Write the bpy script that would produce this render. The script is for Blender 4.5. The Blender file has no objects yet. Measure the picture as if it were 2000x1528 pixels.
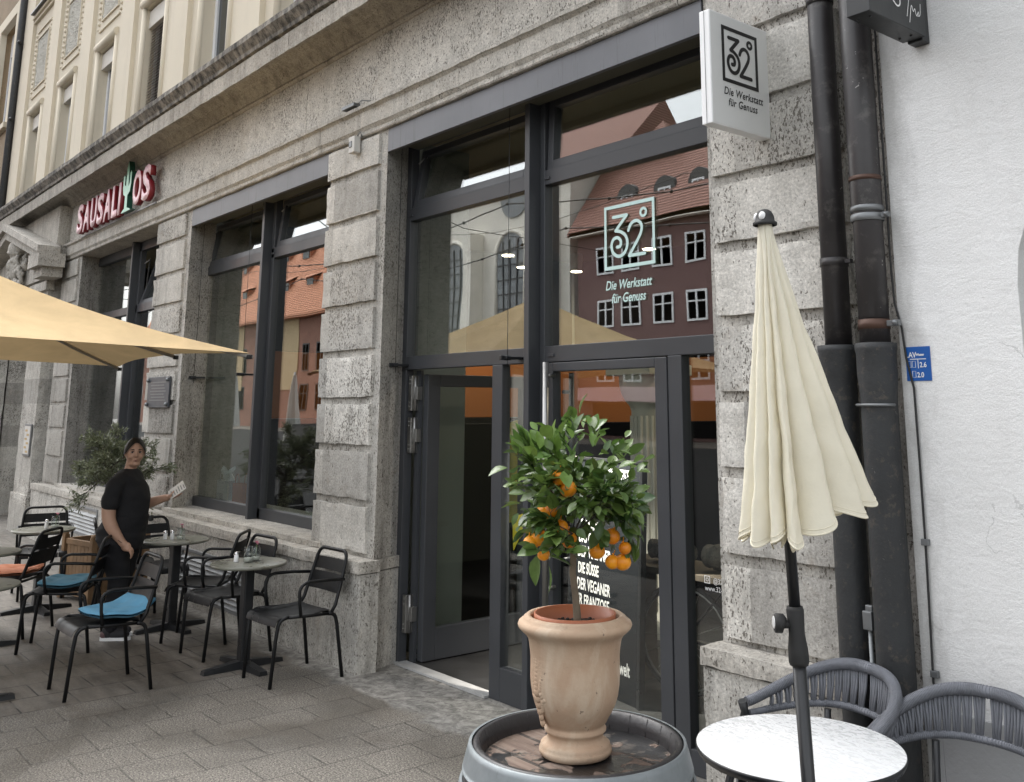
import bpy, bmesh, math, random
from mathutils import Vector, Matrix, noise
from math import sin, cos, pi, radians, sqrt, atan2
random.seed(7)
S = bpy.context.scene
COL = S.collection

# ---------------------------------------------------------------- camera
cam = bpy.data.cameras.new("Camera")
camo = bpy.data.objects.new("Camera", cam); COL.objects.link(camo)
S.camera = camo
yaw, pitch, roll = -0.87, 0.1936, 0.0017
f_ = Vector((sin(yaw)*cos(pitch), cos(yaw)*cos(pitch), sin(pitch)))
r_ = Vector((cos(yaw), -sin(yaw), 0)); u_ = r_.cross(f_)
R_ = cos(roll)*r_ + sin(roll)*u_; U_ = -sin(roll)*r_ + cos(roll)*u_
camo.matrix_world = Matrix(((R_.x, U_.x, -f_.x, 0), (R_.y, U_.y, -f_.y, 0), (R_.z, U_.z, -f_.z, 1.8), (0, 0, 0, 1)))
cam.sensor_width = 36; cam.lens = 36*1879/2000
cam.shift_x = (1000-1065)/2000; cam.shift_y = (429.3-764)/2000
cam.clip_start = 0.05; cam.clip_end = 2000

# ---------------------------------------------------------------- sky, sun, exposure
W = bpy.data.worlds.new("World"); S.world = W; W.use_nodes = True
nt = W.node_tree; bg = nt.nodes['Background']
sky = nt.nodes.new('ShaderNodeTexSky'); sky.sky_type = 'NISHITA'; sky.sun_disc = False
SUN_EL, SUN_ROT = radians(58), radians(285)
sky.sun_elevation = SUN_EL; sky.sun_rotation = SUN_ROT
sky.dust_density = 4.0; sky.air_density = 1.5; sky.ozone_density = 1.0
hs = nt.nodes.new('ShaderNodeHueSaturation'); hs.inputs['Saturation'].default_value = 0.17
nt.links.new(sky.outputs[0], hs.inputs['Color']); nt.links.new(hs.outputs[0], bg.inputs['Color'])
bg.inputs['Strength'].default_value = 0.15
sun = bpy.data.lights.new("sun", 'SUN'); sun.energy = 0.9; sun.angle = radians(42); sun.color = (1.0, 0.98, 0.96)
suno = bpy.data.objects.new("sun", sun); COL.objects.link(suno)
sd = Vector((sin(SUN_ROT)*cos(SUN_EL), cos(SUN_ROT)*cos(SUN_EL), sin(SUN_EL)))
suno.rotation_euler = sd.to_track_quat('Z', 'Y').to_euler(); suno.location = sd*50
S.view_settings.view_transform = 'Standard'; S.view_settings.look = 'None'; S.view_settings.gamma = 1
S.view_settings.exposure = 1.72
S.cycles.max_bounces = 8; S.cycles.transparent_max_bounces = 24; S.cycles.use_denoising = True
S.cycles.caustics_reflective = False; S.cycles.caustics_refractive = False

# ---------------------------------------------------------------- materials
class NT:
    def __init__(s, name):
        s.m = bpy.data.materials.new(name); s.m.use_nodes = True
        s.t = s.m.node_tree; s.b = s.t.nodes['Principled BSDF']; s.out = s.t.nodes['Material Output']
    def n(s, typ, **k):
        o = s.t.nodes.new('ShaderNode'+typ)
        for a, v in k.items():
            if a in ('ins',):
                for i, x in v.items(): o.inputs[i].default_value = x
            else: setattr(o, a, v)
        return o
    def l(s, a, b): s.t.links.new(a, b)
    def pos(s, obj=False, scale=(1, 1, 1)):
        if obj: p = s.n('TexCoord').outputs['Object']
        else: p = s.n('NewGeometry').outputs['Position']
        mp = s.n('Mapping'); mp.inputs['Scale'].default_value = scale; s.l(p, mp.inputs[0]); return mp.outputs[0]
    def noise(s, vec, scale, detail=4, rough=.55, dist=0):
        o = s.n('TexNoise'); o.inputs['Scale'].default_value = scale; o.inputs['Detail'].default_value = detail
        o.inputs['Roughness'].default_value = rough; o.inputs['Distortion'].default_value = dist; s.l(vec, o.inputs['Vector']); return o.outputs[0]
    def ramp(s, fac, stops, interp='LINEAR'):
        o = s.n('ValToRGB'); o.color_ramp.interpolation = interp; e = o.color_ramp.elements
        while len(e) < len(stops): e.new(.5)
        for i, (p, c) in enumerate(stops):
            e[i].position = p; e[i].color = (c, c, c, 1) if isinstance(c, (int, float)) else (*c, 1)
        s.l(fac, o.inputs[0]); return o.outputs[0]
    def mix(s, fac, a, b, mode='MIX'):
        o = s.n('Mix', data_type='RGBA', blend_type=mode)
        for inp, v in ((o.inputs[0], fac), (o.inputs[6], a), (o.inputs[7], b)):
            if isinstance(v, bpy.types.NodeSocket): s.l(v, inp)
            elif isinstance(v, (int, float)): inp.default_value = v if inp == o.inputs[0] else (v, v, v, 1)
            else: inp.default_value = (*v, 1)
        return o.outputs[2]
    def math(s, op, a, b=0.0, c=0.0):
        o = s.n('Math', operation=op)
        for i, v in enumerate((a, b, c)):
            if isinstance(v, bpy.types.NodeSocket): s.l(v, o.inputs[i])
            else: o.inputs[i].default_value = v
        return o.outputs[0]
    def bump(s, h, strength=.5, dist=.01, prev=None):
        o = s.n('Bump'); o.inputs['Strength'].default_value = strength; o.inputs['Distance'].default_value = dist
        s.l(h, o.inputs['Height'])
        if prev is not None: s.l(prev, o.inputs['Normal'])
        return o.outputs[0]
    def fin(s, col=None, rough=None, nrm=None, metal=None, spec=None):
        for k, v in (('Base Color', col), ('Roughness', rough), ('Normal', nrm), ('Metallic', metal), ('Specular IOR Level', spec)):
            if v is None: continue
            if isinstance(v, bpy.types.NodeSocket): s.l(v, s.b.inputs[k])
            elif k == 'Base Color': s.b.inputs[k].default_value = (*v, 1)
            else: s.b.inputs[k].default_value = v
        return s.m

def simple(name, col, rough=.5, metal=0, var=.12, vscale=6, bump=.15, bscale=60, bdist=.002, dirt=None, spec=None):
    s = NT(name); v = s.pos(True)
    n1 = s.noise(v, vscale, 5)
    c = s.mix(s.ramp(n1, [(.3, 1-var), (.7, 1+var*.6)]), (0, 0, 0), col, 'MIX')
    c = s.mix(1.0, col, s.ramp(n1, [(.3, 1-var), (.7, 1.0)]), 'MULTIPLY')
    if dirt:
        n2 = s.noise(v, vscale*3, 6, .7)
        c = s.mix(s.ramp(n2, [(.55, 0), (.68, 1)]), c, dirt)
    n3 = s.noise(v, bscale, 3)
    r = s.ramp(n1, [(.3, max(0, rough-.08)), (.7, min(1, rough+.08))])
    return s.fin(c, r, s.bump(n3, bump, bdist), metal, spec)

M = {}
def stone(name, light, dark, pit=1.0, zshift=0.0, grime=0.5, blockvar=True, tint=(1, 1, 1), pitcol=(.085, .072, .056)):
    s = NT(name); p = s.pos()
    big = s.noise(p, .9, 5, .6)
    c = s.mix(s.ramp(big, [(.32, 0), (.68, 1)]), dark, light)
    if blockvar:
        sx = s.n('SeparateXYZ'); s.l(p, sx.inputs[0])
        zf = s.math('FLOOR', s.math('DIVIDE', s.math('SUBTRACT', sx.outputs[2], .05), .361))
        xf = s.math('FLOOR', s.math('DIVIDE', s.math('ADD', sx.outputs[0], 20.85), 1.38))
        cb = s.n('CombineXYZ'); s.l(xf, cb.inputs[0]); s.l(zf, cb.inputs[2])
        wn = s.n('TexWhiteNoise'); wn.noise_dimensions = '3D'; s.l(cb.outputs[0], wn.inputs[0])
        blk = wn.outputs[0]; blk2 = s.math('FRACT', s.math('MULTIPLY', blk, 7.31))
        c = s.mix(1.0, c, s.ramp(blk, [(0, .62), (1, 1.16)]), 'MULTIPLY')
    fine = s.noise(p, 70, 4, .75)
    c = s.mix(1.0, c, s.ramp(fine, [(.3, .60), (.68, 1.20)]), 'MULTIPLY')
    med = s.noise(p, 11, 6, .7, .5)
    c = s.mix(1.0, c, s.ramp(med, [(.3, .80), (.65, 1.08)]), 'MULTIPLY')
    # rusty and yellowish blotches
    bl = s.noise(p, 4.5, 5, .6, 1.0)
    c = s.mix(s.math('MULTIPLY', s.ramp(bl, [(.6, 0), (.75, 1)]), .35), c, (.30, .235, .165))
    # pits: stretched holes
    mask = s.noise(p, 2.6, 5, .65)
    thr = s.ramp(mask, [(.35, .08*pit), (.75, .46*pit)])
    if blockvar: thr = s.mix(1.0, thr, s.ramp(blk2, [(0, .02), (.35, .25), (.65, .8), (1, 1.45)]), 'MULTIPLY')
    n_a = s.noise(s.pos(False, (56, 56, 27)), 1.0, 2.2, .6, .3)
    hole = s.math('GREATER_THAN', n_a, s.math('SUBTRACT', .735, s.math('MULTIPLY', thr, .46)))
    n_b = s.noise(s.pos(False, (105, 105, 60)), 1.0, 2, .5)
    hole2 = s.math('GREATER_THAN', n_b, s.math('SUBTRACT', .72, s.math('MULTIPLY', thr, .40)))
    vo = s.n('TexVoronoi'); vo.inputs['Scale'].default_value = 1
    vsc = s.n('VectorMath', operation='ADD'); s.l(s.pos(False, (60, 60, 30)), vsc.inputs[0]); wob = s.n('TexNoise'); wob.inputs['Scale'].default_value = 90; s.l(p, wob.inputs['Vector']); s.l(wob.outputs[1], vsc.inputs[1]); s.l(vsc.outputs[0], vo.inputs['Vector'])
    hole = s.math('MULTIPLY', s.math('GREATER_THAN', n_a, s.math('SUBTRACT', .66, s.math('MULTIPLY', thr, .46))), s.math('LESS_THAN', vo.outputs['Distance'], .40))
    hl = s.math('MAXIMUM', hole, hole2)
    c = s.mix(s.math('MULTIPLY', hl, .80), c, pitcol)
    # vertical grime streaks
    gv = s.pos(False, (5, 5, .55)); g1 = s.noise(gv, 1.6, 6, .7)
    g = s.math('MULTIPLY', s.ramp(g1, [(.48, 0), (.72, 1)]), grime)
    c = s.mix(g, c, (.085, .078, .066))
    if tint != (1, 1, 1): c = s.mix(1.0, c, tint, 'MULTIPLY')
    n1 = s.bump(s.math('SUBTRACT', 1.0, hl), .9, .008)
    n2 = s.bump(fine, .55, .004, n1)
    n3 = s.bump(s.noise(p, 26, 5, .65), .5, .012, n2)
    return s.fin(c, .88, n3)
M['stone_light'] = stone('pale_shell_limestone', (.71, .685, .635), (.53, .505, .46), 1.0, grime=.26)
M['stone_frieze'] = stone('pitted_frieze_limestone', (.73, .70, .645), (.57, .54, .485), 1.05, grime=.20, blockvar=False)
M['stone'] = stone('shell_limestone', (.62, .595, .545), (.46, .44, .395), 1.0, grime=.38)
M['stone_smooth'] = stone('dressed_limestone', (.60, .57, .515), (.46, .43, .38), .62, grime=.45, blockvar=False)
M['stone_dark'] = stone('weathered_limestone', (.27, .25, .22), (.18, .165, .145), .6, grime=.75, blockvar=False)
M['stone_plinth'] = stone('plinth_limestone', (.62, .60, .55), (.48, .46, .42), .8, grime=.55, blockvar=False)
M['stone_jamb'] = stone('jamb_limestone', (.60, .575, .53), (.46, .44, .40), .9, grime=.6, blockvar=False)
M['stone_cornice'] = stone('cornice_limestone', (.56, .525, .465), (.40, .37, .325), .5, grime=.6, blockvar=False)
def black_crust():
    s = NT('black_crusted_stone'); p = s.pos()
    a = s.noise(s.pos(False, (7, 7, 3)), 1.5, 7, .75)
    c = s.mix(s.ramp(a, [(.4, 0), (.6, 1)]), (.045, .043, .04), (.30, .275, .24))
    return s.fin(c, .9, s.bump(s.noise(p, 40, 5, .7), .8, .012))
M['crust'] = black_crust()
def stucco_white():
    s = NT('white_roughcast'); p = s.pos()
    c = s.mix(s.ramp(s.noise(p, 1.1, 6, .6), [(.3, 0), (.7, 1)]), (.74, .74, .73), (.82, .82, .815))
    c = s.mix(1.0, c, s.ramp(s.noise(p, 190, 3, .6), [(.3, .86), (.6, 1.04)]), 'MULTIPLY')
    c = s.mix(s.math('MULTIPLY', s.ramp(s.noise(s.pos(False, (6, 6, .8)), 1.2, 6, .7), [(.55, 0), (.78, 1)]), .22), c, (.42, .41, .39))
    sx = s.n('SeparateXYZ'); s.l(p, sx.inputs[0]); gx = s.math('ADD', s.math('MULTIPLY', s.math('ADD', sx.outputs[0], 2.05), -7.0), s.math('MULTIPLY', s.noise(s.pos(False, (3, 3, 1.2)), 3, 6, .7), 2.0))
    c = s.mix(s.math('MULTIPLY', s.ramp(gx, [(.2, 0), (1, 1)]), .5), c, (.25, .24, .225))
    cr = s.n('TexVoronoi', feature='DISTANCE_TO_EDGE'); cr.inputs['Scale'].default_value = .75; cv = s.n('VectorMath', operation='ADD'); s.l(p, cv.inputs[0]); cn = s.n('TexNoise'); cn.inputs['Scale'].default_value = 3.0; cn.inputs['Detail'].default_value = 6; s.l(p, cn.inputs['Vector']); s.l(cn.outputs[1], cv.inputs[1]); s.l(cv.outputs[0], cr.inputs['Vector'])
    crk = s.math('MULTIPLY', s.math('LESS_THAN', cr.outputs['Distance'], .0035), s.math('GREATER_THAN', s.noise(p, 1.7, 3), .55))
    c = s.mix(s.math('MULTIPLY', crk, .35), c, (.30, .30, .29))
    zz = s.ramp(s.math('ADD', s.math('MULTIPLY', sx.outputs[2], -1.1), s.math('ADD', 1.0, s.math('MULTIPLY', s.noise(p, 3.5, 6, .7), .5))), [(0, 0), (.6, 1)])
    c = s.mix(s.math('MULTIPLY', zz, .35), c, (.33, .32, .30))
    pt = s.ramp(s.noise(p, 2.4, 4, .55, 1.5), [(.46, 0), (.54, 1)]); c = s.mix(s.math('MULTIPLY', pt, .07), c, (.5, .5, .49))
    h = s.noise(s.pos(False, (1, 1, 1.5)), 75, 5, .62, .4); h = s.mix(pt, h, s.noise(s.pos(False, (1.6, 1, 1)), 48, 4, .6))
    h2 = s.noise(s.pos(False, (1, 1, 2.2)), 7, 5, .62, .8)
    return s.fin(c, .9, s.bump(h2, .30, .016, s.bump(h, .62, .005)))
M['white'] = stucco_white()
def plaster(name, col, bs=70, bd=.006, var=.1, bstr=.4):
    s = NT(name); p = s.pos()
    c = s.mix(s.ramp(s.noise(p, .8, 6, .6), [(.3, 0), (.7, 1)]), tuple(x*(1-var) for x in col), col)
    c = s.mix(s.math('MULTIPLY', s.ramp(s.noise(s.pos(False, (4, 4, .5)), 1.3, 6, .7), [(.55, 0), (.8, 1)]), .22), c, tuple(x*.5 for x in col))
    return s.fin(c, .85, s.bump(s.noise(p, bs, 5, .6), bstr, bd))
M['cream'] = plaster('cream_render', (.67, .605, .485)); M['cream_dark'] = plaster('dark_beige_render', (.40, .355, .27))  # cream_dark is a darker plain beige for the rear wall
M['brown'] = plaster('brown_roughcast', (.30, .225, .145), 45, .02, .3, 1.0)
M['church'] = plaster('church_render', (.86, .82, .74), 20, .01); M['burgundy'] = plaster('burgundy_render', (.17, .095, .088), 20, .01)
M['redwall'] = plaster('painted_red_render', (.36, .18, .13), 20, .01, .3); M['ochrewall'] = plaster('ochre_render', (.55, .42, .25), 20, .01)
M['intwall'] = plaster('interior_wall', (.22, .245, .225), 30, .002); M['orange_wall'] = plaster('orange_interior_wall', (.24, .085, .02), 30, .002)
M['intcolumn'] = plaster('cream_column_plaster', (.62, .60, .52), 30, .002)
M['ceil'] = plaster('interior_ceiling', (.48, .43, .31), 30, .002)
M['darkint'] = simple('black_interior_cladding', (.006, .006, .007), .9, spec=.05)
def rooft(name, col, col2):
    s = NT(name); 
    w = s.n('TexWave', wave_type='BANDS', bands_direction='Z'); w.inputs['Scale'].default_value = 1.6; w.inputs['Distortion'].default_value = .6; s.l(s.pos(), w.inputs[0])
    br = s.noise(s.pos(False, (3, 3, 3)), 1.5, 5, .7)
    c = s.mix(s.ramp(br, [(.3, 0), (.7, 1)]), col, col2)
    c = s.mix(1.0, c, s.ramp(w.outputs[1], [(0, .6), (.5, 1.1)]), 'MULTIPLY')
    return s.fin(c, .8, s.bump(w.outputs[1], .7, .08))
M['roof'] = rooft('orange_roof_tiles', (.50, .19, .095), (.58, .27, .155)); M['roof2'] = rooft('brown_red_roof_tiles', (.19, .085, .065), (.27, .13, .10))

def paving():
    s = NT('granite_paving'); p = s.n('NewGeometry').outputs['Position']
    sx = s.n('SeparateXYZ'); s.l(p, sx.inputs[0])
    cb = s.n('CombineXYZ'); s.l(s.math('ADD', sx.outputs[1], .04), cb.inputs[0]); s.l(s.math('ADD', sx.outputs[0], 6.78), cb.inputs[1])
    wob = s.n('TexNoise'); wob.inputs['Scale'].default_value = 5; s.l(p, wob.inputs['Vector'])
    wv = s.n('VectorMath', operation='SCALE'); s.l(wob.outputs[1], wv.inputs[0]); wv.inputs[3].default_value = .006
    va = s.n('VectorMath', operation='ADD'); s.l(cb.outputs[0], va.inputs[0]); s.l(wv.outputs[0], va.inputs[1])
    bt = s.n('TexBrick'); s.l(va.outputs[0], bt.inputs['Vector'])
    for k, v in (('Scale', 1), ('Brick Width', .333), ('Row Height', .3235), ('Mortar Size', .0056), ('Mortar Smooth', .25), ('Bias', 0)): bt.inputs[k].default_value = v
    bt.inputs['Color1'].default_value = (0, 0, 0, 1); bt.inputs['Color2'].default_value = (1, 1, 1, 1); bt.inputs['Mortar'].default_value = (.5, .5, .5, 1)
    mort = bt.outputs['Fac']; rnd = bt.outputs['Color']
    left = s.math('LESS_THAN', sx.outputs[0], -6.775)
    # granite side
    gr = s.noise(p, 105, 3, .85); gr2 = s.noise(p, 48, 4, .8)
    cg = s.mix(s.ramp(gr, [(.40, 0), (.62, 1)]), (.026, .023, .019), (.36, .33, .285))
    cg = s.mix(1.0, cg, s.ramp(gr2, [(.35, .62), (.6, 1.12)]), 'MULTIPLY')
    cl = s.mix(s.ramp(s.noise(s.pos(False, (2, 9, 1)), 1.5, 6, .6), [(.3, 0), (.7, 1)]), (.095, .083, .069), (.20, .178, .15))
    cl = s.mix(1.0, cl, s.ramp(gr, [(.35, .85), (.65, 1.1)]), 'MULTIPLY')
    c = s.mix(left, cg, cl)
    c = s.mix(1.0, c, s.ramp(rnd, [(0, .93), (1, 1.05)]), 'MULTIPLY')
    c = s.mix(s.math('MULTIPLY', s.ramp(s.noise(p, 1.6, 5, .6, .8), [(.5, 0), (.66, 1)]), 0.25), c, (.13, .105, .078))
    wet = s.ramp(s.noise(p, .75, 6, .62, .6), [(.42, 0), (.6, 1)])
    wet = s.math('MAXIMUM', wet, s.math('MULTIPLY', left, .3))
    c = s.mix(1.0, c, s.ramp(wet, [(0, 1.02), (1, .74)]), 'MULTIPLY')
    # drier, dustier ground beside the building and in the doorway
    edge = s.math('MULTIPLY', s.math('SUBTRACT', sx.outputs[1], s.math('ADD', 3.36, s.math('MULTIPLY', s.math('SUBTRACT', s.noise(p, 3.5, 6, .7), .5), .55))), 5.0)
    edge = s.n('Clamp').outputs[0] if False else s.ramp(edge, [(0, 0), (.35, 1)])
    dust = s.mix(s.ramp(s.noise(p, 14, 8, .75, .6), [(.40, 0), (.62, 1)]), (.11, .105, .095), (.30, .288, .265))
    c = s.mix(s.math('MULTIPLY', edge, s.ramp(s.math('ADD', s.math('MULTIPLY', sx.outputs[0], .09), .98), [(0, .35), (.45, 1)])), c, dust)
    joint = s.math('MULTIPLY', mort, s.math('SUBTRACT', 1.0, s.math('MULTIPLY', edge, .8)))
    jc = s.mix(s.ramp(s.noise(p, 6, 4), [(.47, 0), (.6, 1)]), (.014, .012, .010), (.10, .092, .08))
    c = s.mix(s.math('MULTIPLY', joint, s.mix(left, .58, 1.0)), c, jc)
    # small droppings and chewing gum spots
    sp = s.n('TexVoronoi'); sp.inputs['Scale'].default_value = 3.2; s.l(p, sp.inputs['Vector'])
    c = s.mix(s.math('MULTIPLY', s.math('LESS_THAN', sp.outputs['Distance'], .035), .5), c, (.06, .055, .05))
    r = s.ramp(wet, [(0, .75), (1, .30)]); r = s.mix(.35, r, s.ramp(gr2, [(.3, .3), (.7, .9)]))
    r = s.mix(edge, r, .85)
    h = s.math('SUBTRACT', s.math('MULTIPLY', gr, .25), s.math('MULTIPLY', joint, 1.0))
    return s.fin(c, r, s.bump(s.noise(p, 5, 5, .6), .25, .01, s.bump(h, .55, .006)))
M['paving'] = paving()
M['asphalt'] = simple('asphalt', (.032, .032, .032), .95, spec=.1)
M['grey'] = simple('anthracite_powder_coat', (.050, .053, .059), .42, 0, .10, 2.5, .05, 400, .0005)
M['blind'] = simple('zinc_grey_blind_box', (.155, .16, .175), .48, 0, .2, 3, .06, 300, .0006)
def streaked():
    s = NT('rain_streaked_zinc_blind_box'); p = s.pos()
    c = s.mix(s.ramp(s.noise(p, 2.5, 5), [(.3, 0), (.7, 1)]), (.13, .135, .148), (.165, .17, .185))
    st = s.noise(s.pos(False, (38, 5, .9)), 1.0, 5, .8); c = s.mix(s.math('MULTIPLY', s.ramp(st, [(.58, 0), (.63, 1)]), .5), c, (.06, .06, .064))
    return s.fin(c, .5)
M['blind'] = streaked()
M['blackmetal'] = simple('black_painted_metal', (.018, .019, .021), .33, 0, .2, 8, .1, 300, .0006)
M['chair'] = simple('black_satin_chair_paint', (.008, .0085, .0095), .45, 0, .25, 5, .08, 250, .0005, dirt=(.014, .0135, .013), spec=.3)
M['steel'] = simple('brushed_steel', (.36, .355, .345), .4, 1.0, .1)
M['chrome'] = simple('polished_metal', (.6, .6, .6), .2, 1.0, .1)
M['pipe'] = simple('dark_brown_painted_pipe', (.040, .036, .037), .42, 0, .35, 5, .25, 30, .003, dirt=(.075, .07, .066))
def chipped(m, sc=34, th=.70, col=(.35, .34, .32)):
    t = m.node_tree; b = t.nodes['Principled BSDF']; lk = b.inputs['Base Color'].links[0]; src = lk.from_socket
    s = NT.__new__(NT); s.m = m; s.t = t; s.b = b; s.out = t.nodes['Material Output']
    n = s.noise(s.pos(), sc, 3, .6, .5); n2 = s.noise(s.pos(), 3.0, 3)
    f = s.math('MULTIPLY', s.math('GREATER_THAN', n, th), s.math('GREATER_THAN', n2, .54)); s.l(s.mix(s.math('MULTIPLY', f, .8), src, col), b.inputs['Base Color'])
chipped(M['pipe'])
M['castiron'] = simple('cast_iron_pipe', (.030, .032, .034), .6, 0, .4, 9, .5, 60, .004, dirt=(.065, .055, .045))
chipped(M['castiron'], 40, .70, (.16, .15, .14))
M['copper'] = simple('copper_band', (.10, .055, .04), .5, .4, .3, 12)
M['zinc'] = simple('galvanised_steel', (.22, .23, .235), .45, .7, .2, 14)
M['signwhite'] = simple('white_sign_panel', (.90, .90, .90), .4, 0, .05)
M['signgrey'] = simple('pale_grey_sign_face', (.80, .81, .795), .4, 0, .04)
M['black'] = simple('black_ink', (.012, .012, .013), .5)
M['signdark'] = simple('black_sign_panel', (.028, .03, .031), .38, 0, .1)
M['whitepaint'] = simple('white_paint', (.78, .78, .78), .45, 0, .05)
M['blue'] = simple('blue_enamel', (.01, .10, .38), .35, 0, .15)
M['mint'] = simple('frosted_mint_film', (.60, .80, .76), .5, 0, .05)
M['rib_grey'] = simple('grey_painted_rib', (.36, .345, .32), .5)
M['board'] = simple('black_chalkboard', (.017, .019, .022), .9, 0, .2, spec=.05)
M['pink'] = simple('pale_pink_acrylic', (.92, .62, .66), .4, 0, .08); M['red'] = simple('deep_red_acrylic', (.22, .012, .02), .4)
M['cactus'] = simple('pale_green_acrylic', (.35, .66, .50), .4); M['darkgreen'] = simple('dark_green_acrylic', (.01, .07, .045), .4)
M['urn'] = None
def urnmat():
    s = NT('weathered_terracotta'); p = s.pos(True)
    c = s.mix(s.ramp(s.noise(p, 6, 6, .6, .6), [(.3, 0), (.7, 1)]), (.38, .25, .165), (.47, .355, .25))
    c = s.mix(s.math('MULTIPLY', s.ramp(s.noise(s.pos(True, (1, 1, .4)), 9, 6, .6, 1), [(.50, 0), (.66, 1)]), .7), c, (.54, .44, .335))
    c = s.mix(s.math('MULTIPLY', s.ramp(s.noise(p, 14, 6, .7), [(.60, 0), (.70, 1)]), .55), c, (.26, .19, .13))
    c = s.mix(s.math('MULTIPLY', s.ramp(s.noise(p, 3.2, 4, .6, 1), [(.55, 0), (.70, 1)]), .5), c, (.46, .24, .15))
    c = s.mix(s.math('MULTIPLY', s.math('GREATER_THAN', s.noise(p, 42, 3, .6), .70), .7), c, (.12, .085, .06))
    return s.fin(c, .78, s.bump(s.noise(p, 60, 5, .6), .35, .004))
M['urn'] = urnmat()
M['terracotta'] = simple('plastic_terracotta', (.36, .115, .05), .5, 0, .15, 6)
M['winpane2'] = simple('sky_tinted_curtained_pane', (.22, .24, .26), .15, 0, .5, 1.2, 0)  # pale sky reflection painted into the pane colour, along with curtains
M['greyband'] = plaster('grey_painted_base', (.36, .365, .37), 60, .004)
M['signwhite2'] = simple('worn_aluminium_threshold', (.48, .48, .47), .5, 0, .3)
M['greywood'] = simple('grey_brown_wood', (.16, .13, .10), .7, 0, .4, 8)
M['olive_lining'] = simple('olive_wood_lining', (.10, .095, .07), .7)
M['soil'] = simple('potting_soil', (.035, .022, .015), .95, 0, .6, 30, 1, 60, .01)
M['bark'] = simple('tree_bark', (.19, .15, .105), .85, 0, .4, 20, .7, 60, .004)
M['oliveb'] = simple('olive_bark', (.06, .052, .042), .9, 0, .4, 20, .7, 60, .006)
def leafmat(name, c1, c2, rough=.35):
    s = NT(name); p = s.pos(True)
    oi = s.n('NewGeometry'); c = s.mix(oi.outputs['Random Per Island'], c1, c2)
    c = s.mix(1.0, c, s.ramp(s.noise(p, 60, 3), [(.3, .8), (.7, 1.1)]), 'MULTIPLY')
    s.fin(c, rough, s.bump(s.noise(p, 90, 3), .3, .002))
    s.b.inputs['Subsurface Weight'].default_value = 0
    tr = s.n('BsdfTranslucent'); s.l(c, tr.inputs[0]); mx = s.n('MixShader'); mx.inputs[0].default_value = .22
    s.l(s.b.outputs[0], mx.inputs[1]); s.l(tr.outputs[0], mx.inputs[2]); s.l(mx.outputs[0], s.out.inputs[0])
    return s.m
M['leaf'] = leafmat('citrus_leaf', (.034, .078, .020), (.13, .20, .045)); M['oleaf'] = leafmat('olive_leaf', (.09, .11, .06), (.25, .275, .17), .55)
def orangefruit():
    s = NT('orange_peel'); p = s.pos(True)
    oi = s.n('ObjectInfo'); c = s.mix(s.ramp(s.noise(p, 30, 5, .6), [(.3, 0), (.7, 1)]), (.88, .36, .015), (.78, .24, .006)); c = s.mix(1.0, c, s.mix(oi.outputs['Random'], (.82, .72, .6), (1.05, 1.15, 1.0)), 'MULTIPLY')
    return s.fin(c, .38, s.bump(s.noise(p, 260, 2), .35, .002))
M['orange'] = orangefruit()
def cloth(name, col, tr=.35, rough=.9, weave=700, var=.1):
    s = NT(name); p = s.pos(True)
    c = s.mix(1.0, col, s.ramp(s.noise(p, 3, 6, .6, .5), [(.3, 1-var), (.7, 1.0)]), 'MULTIPLY')
    c = s.mix(s.math('MULTIPLY', s.ramp(s.noise(p, 7, 7, .75, .8), [(.58, 0), (.75, 1)]), .16), c, tuple(x*.6 for x in col))
    s.fin(c, rough, s.bump(s.noise(p, weave, 2), .25, .001, s.bump(s.noise(p, 16, 4), .25, .012)))
    if tr > 0:
        t = s.n('BsdfTranslucent'); s.l(c, t.inputs[0]); mx = s.n('MixShader'); mx.inputs[0].default_value = tr
        s.l(s.b.outputs[0], mx.inputs[1]); s.l(t.outputs[0], mx.inputs[2]); s.l(mx.outputs[0], s.out.inputs[0])
    return s.m
M['cream_cloth'] = cloth('cream_parasol_fabric', (.92, .87, .72), .25); M['yellow_cloth'] = cloth('sand_yellow_parasol_fabric', (.60, .44, .235), .14, var=.2)
M['white_cloth'] = cloth('white_parasol_fabric', (.75, .74, .70), .25)
M['bluecush'] = cloth('blue_cushion_fabric', (.12, .33, .50), 0); M['bluecush2'] = cloth('teal_blue_cushion_fabric', (.085, .22, .31), 0)
M['orangecush'] = cloth('orange_cushion_fabric', (.50, .19, .10), 0)
M['rope'] = simple('grey_cord', (.17, .178, .20), .85, 0, .25, 25, .6, 240, .002)
M['tshirt'] = cloth('black_cotton', (.010, .010, .012), 0); M['trousers'] = cloth('black_trouser_fabric', (.008, .008, .010), 0)
M['skin'] = simple('skin', (.48, .29, .205), .5, 0, .1, 20, .1, 200, .0008)
M['hair'] = simple('dark_brown_hair', (.005, .0035, .003), .6, 0, .4, 30, .8, 90, .003)
M['lips'] = simple('lips', (.26, .11, .085), .4); M['eyewhite'] = simple('eye_white', (.36, .31, .28), .3)
M['shoe'] = simple('black_knit_shoe', (.02, .02, .022), .8); M['shoe2'] = simple('mauve_shoe_panel', (.12, .07, .07), .7)
M['rubber'] = simple('black_rubber', (.02, .02, .02), .7)
M['paper'] = simple('printed_white_card', (.62, .60, .56), .6, 0, .15, 8)
M['tabletop'] = simple('grey_laminate_table_top', (.20, .20, .165), .30, 0, .35, 7, .1, 200, .0006, dirt=(.14, .125, .09))
def whitetable():
    s = NT('wet_white_table_top'); p = s.pos(True)
    n = s.noise(s.pos(True, (1, 2.4, 1)), 26, 4, .6, 1)
    c = s.mix(s.ramp(n, [(.35, 0), (.65, 1)]), (.62, .635, .645), (.66, .67, .675))
    return s.fin(c, s.ramp(n, [(.35, .15), (.6, .4)]), s.bump(n, .2, .0015))
M['whitetable'] = whitetable()
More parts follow.
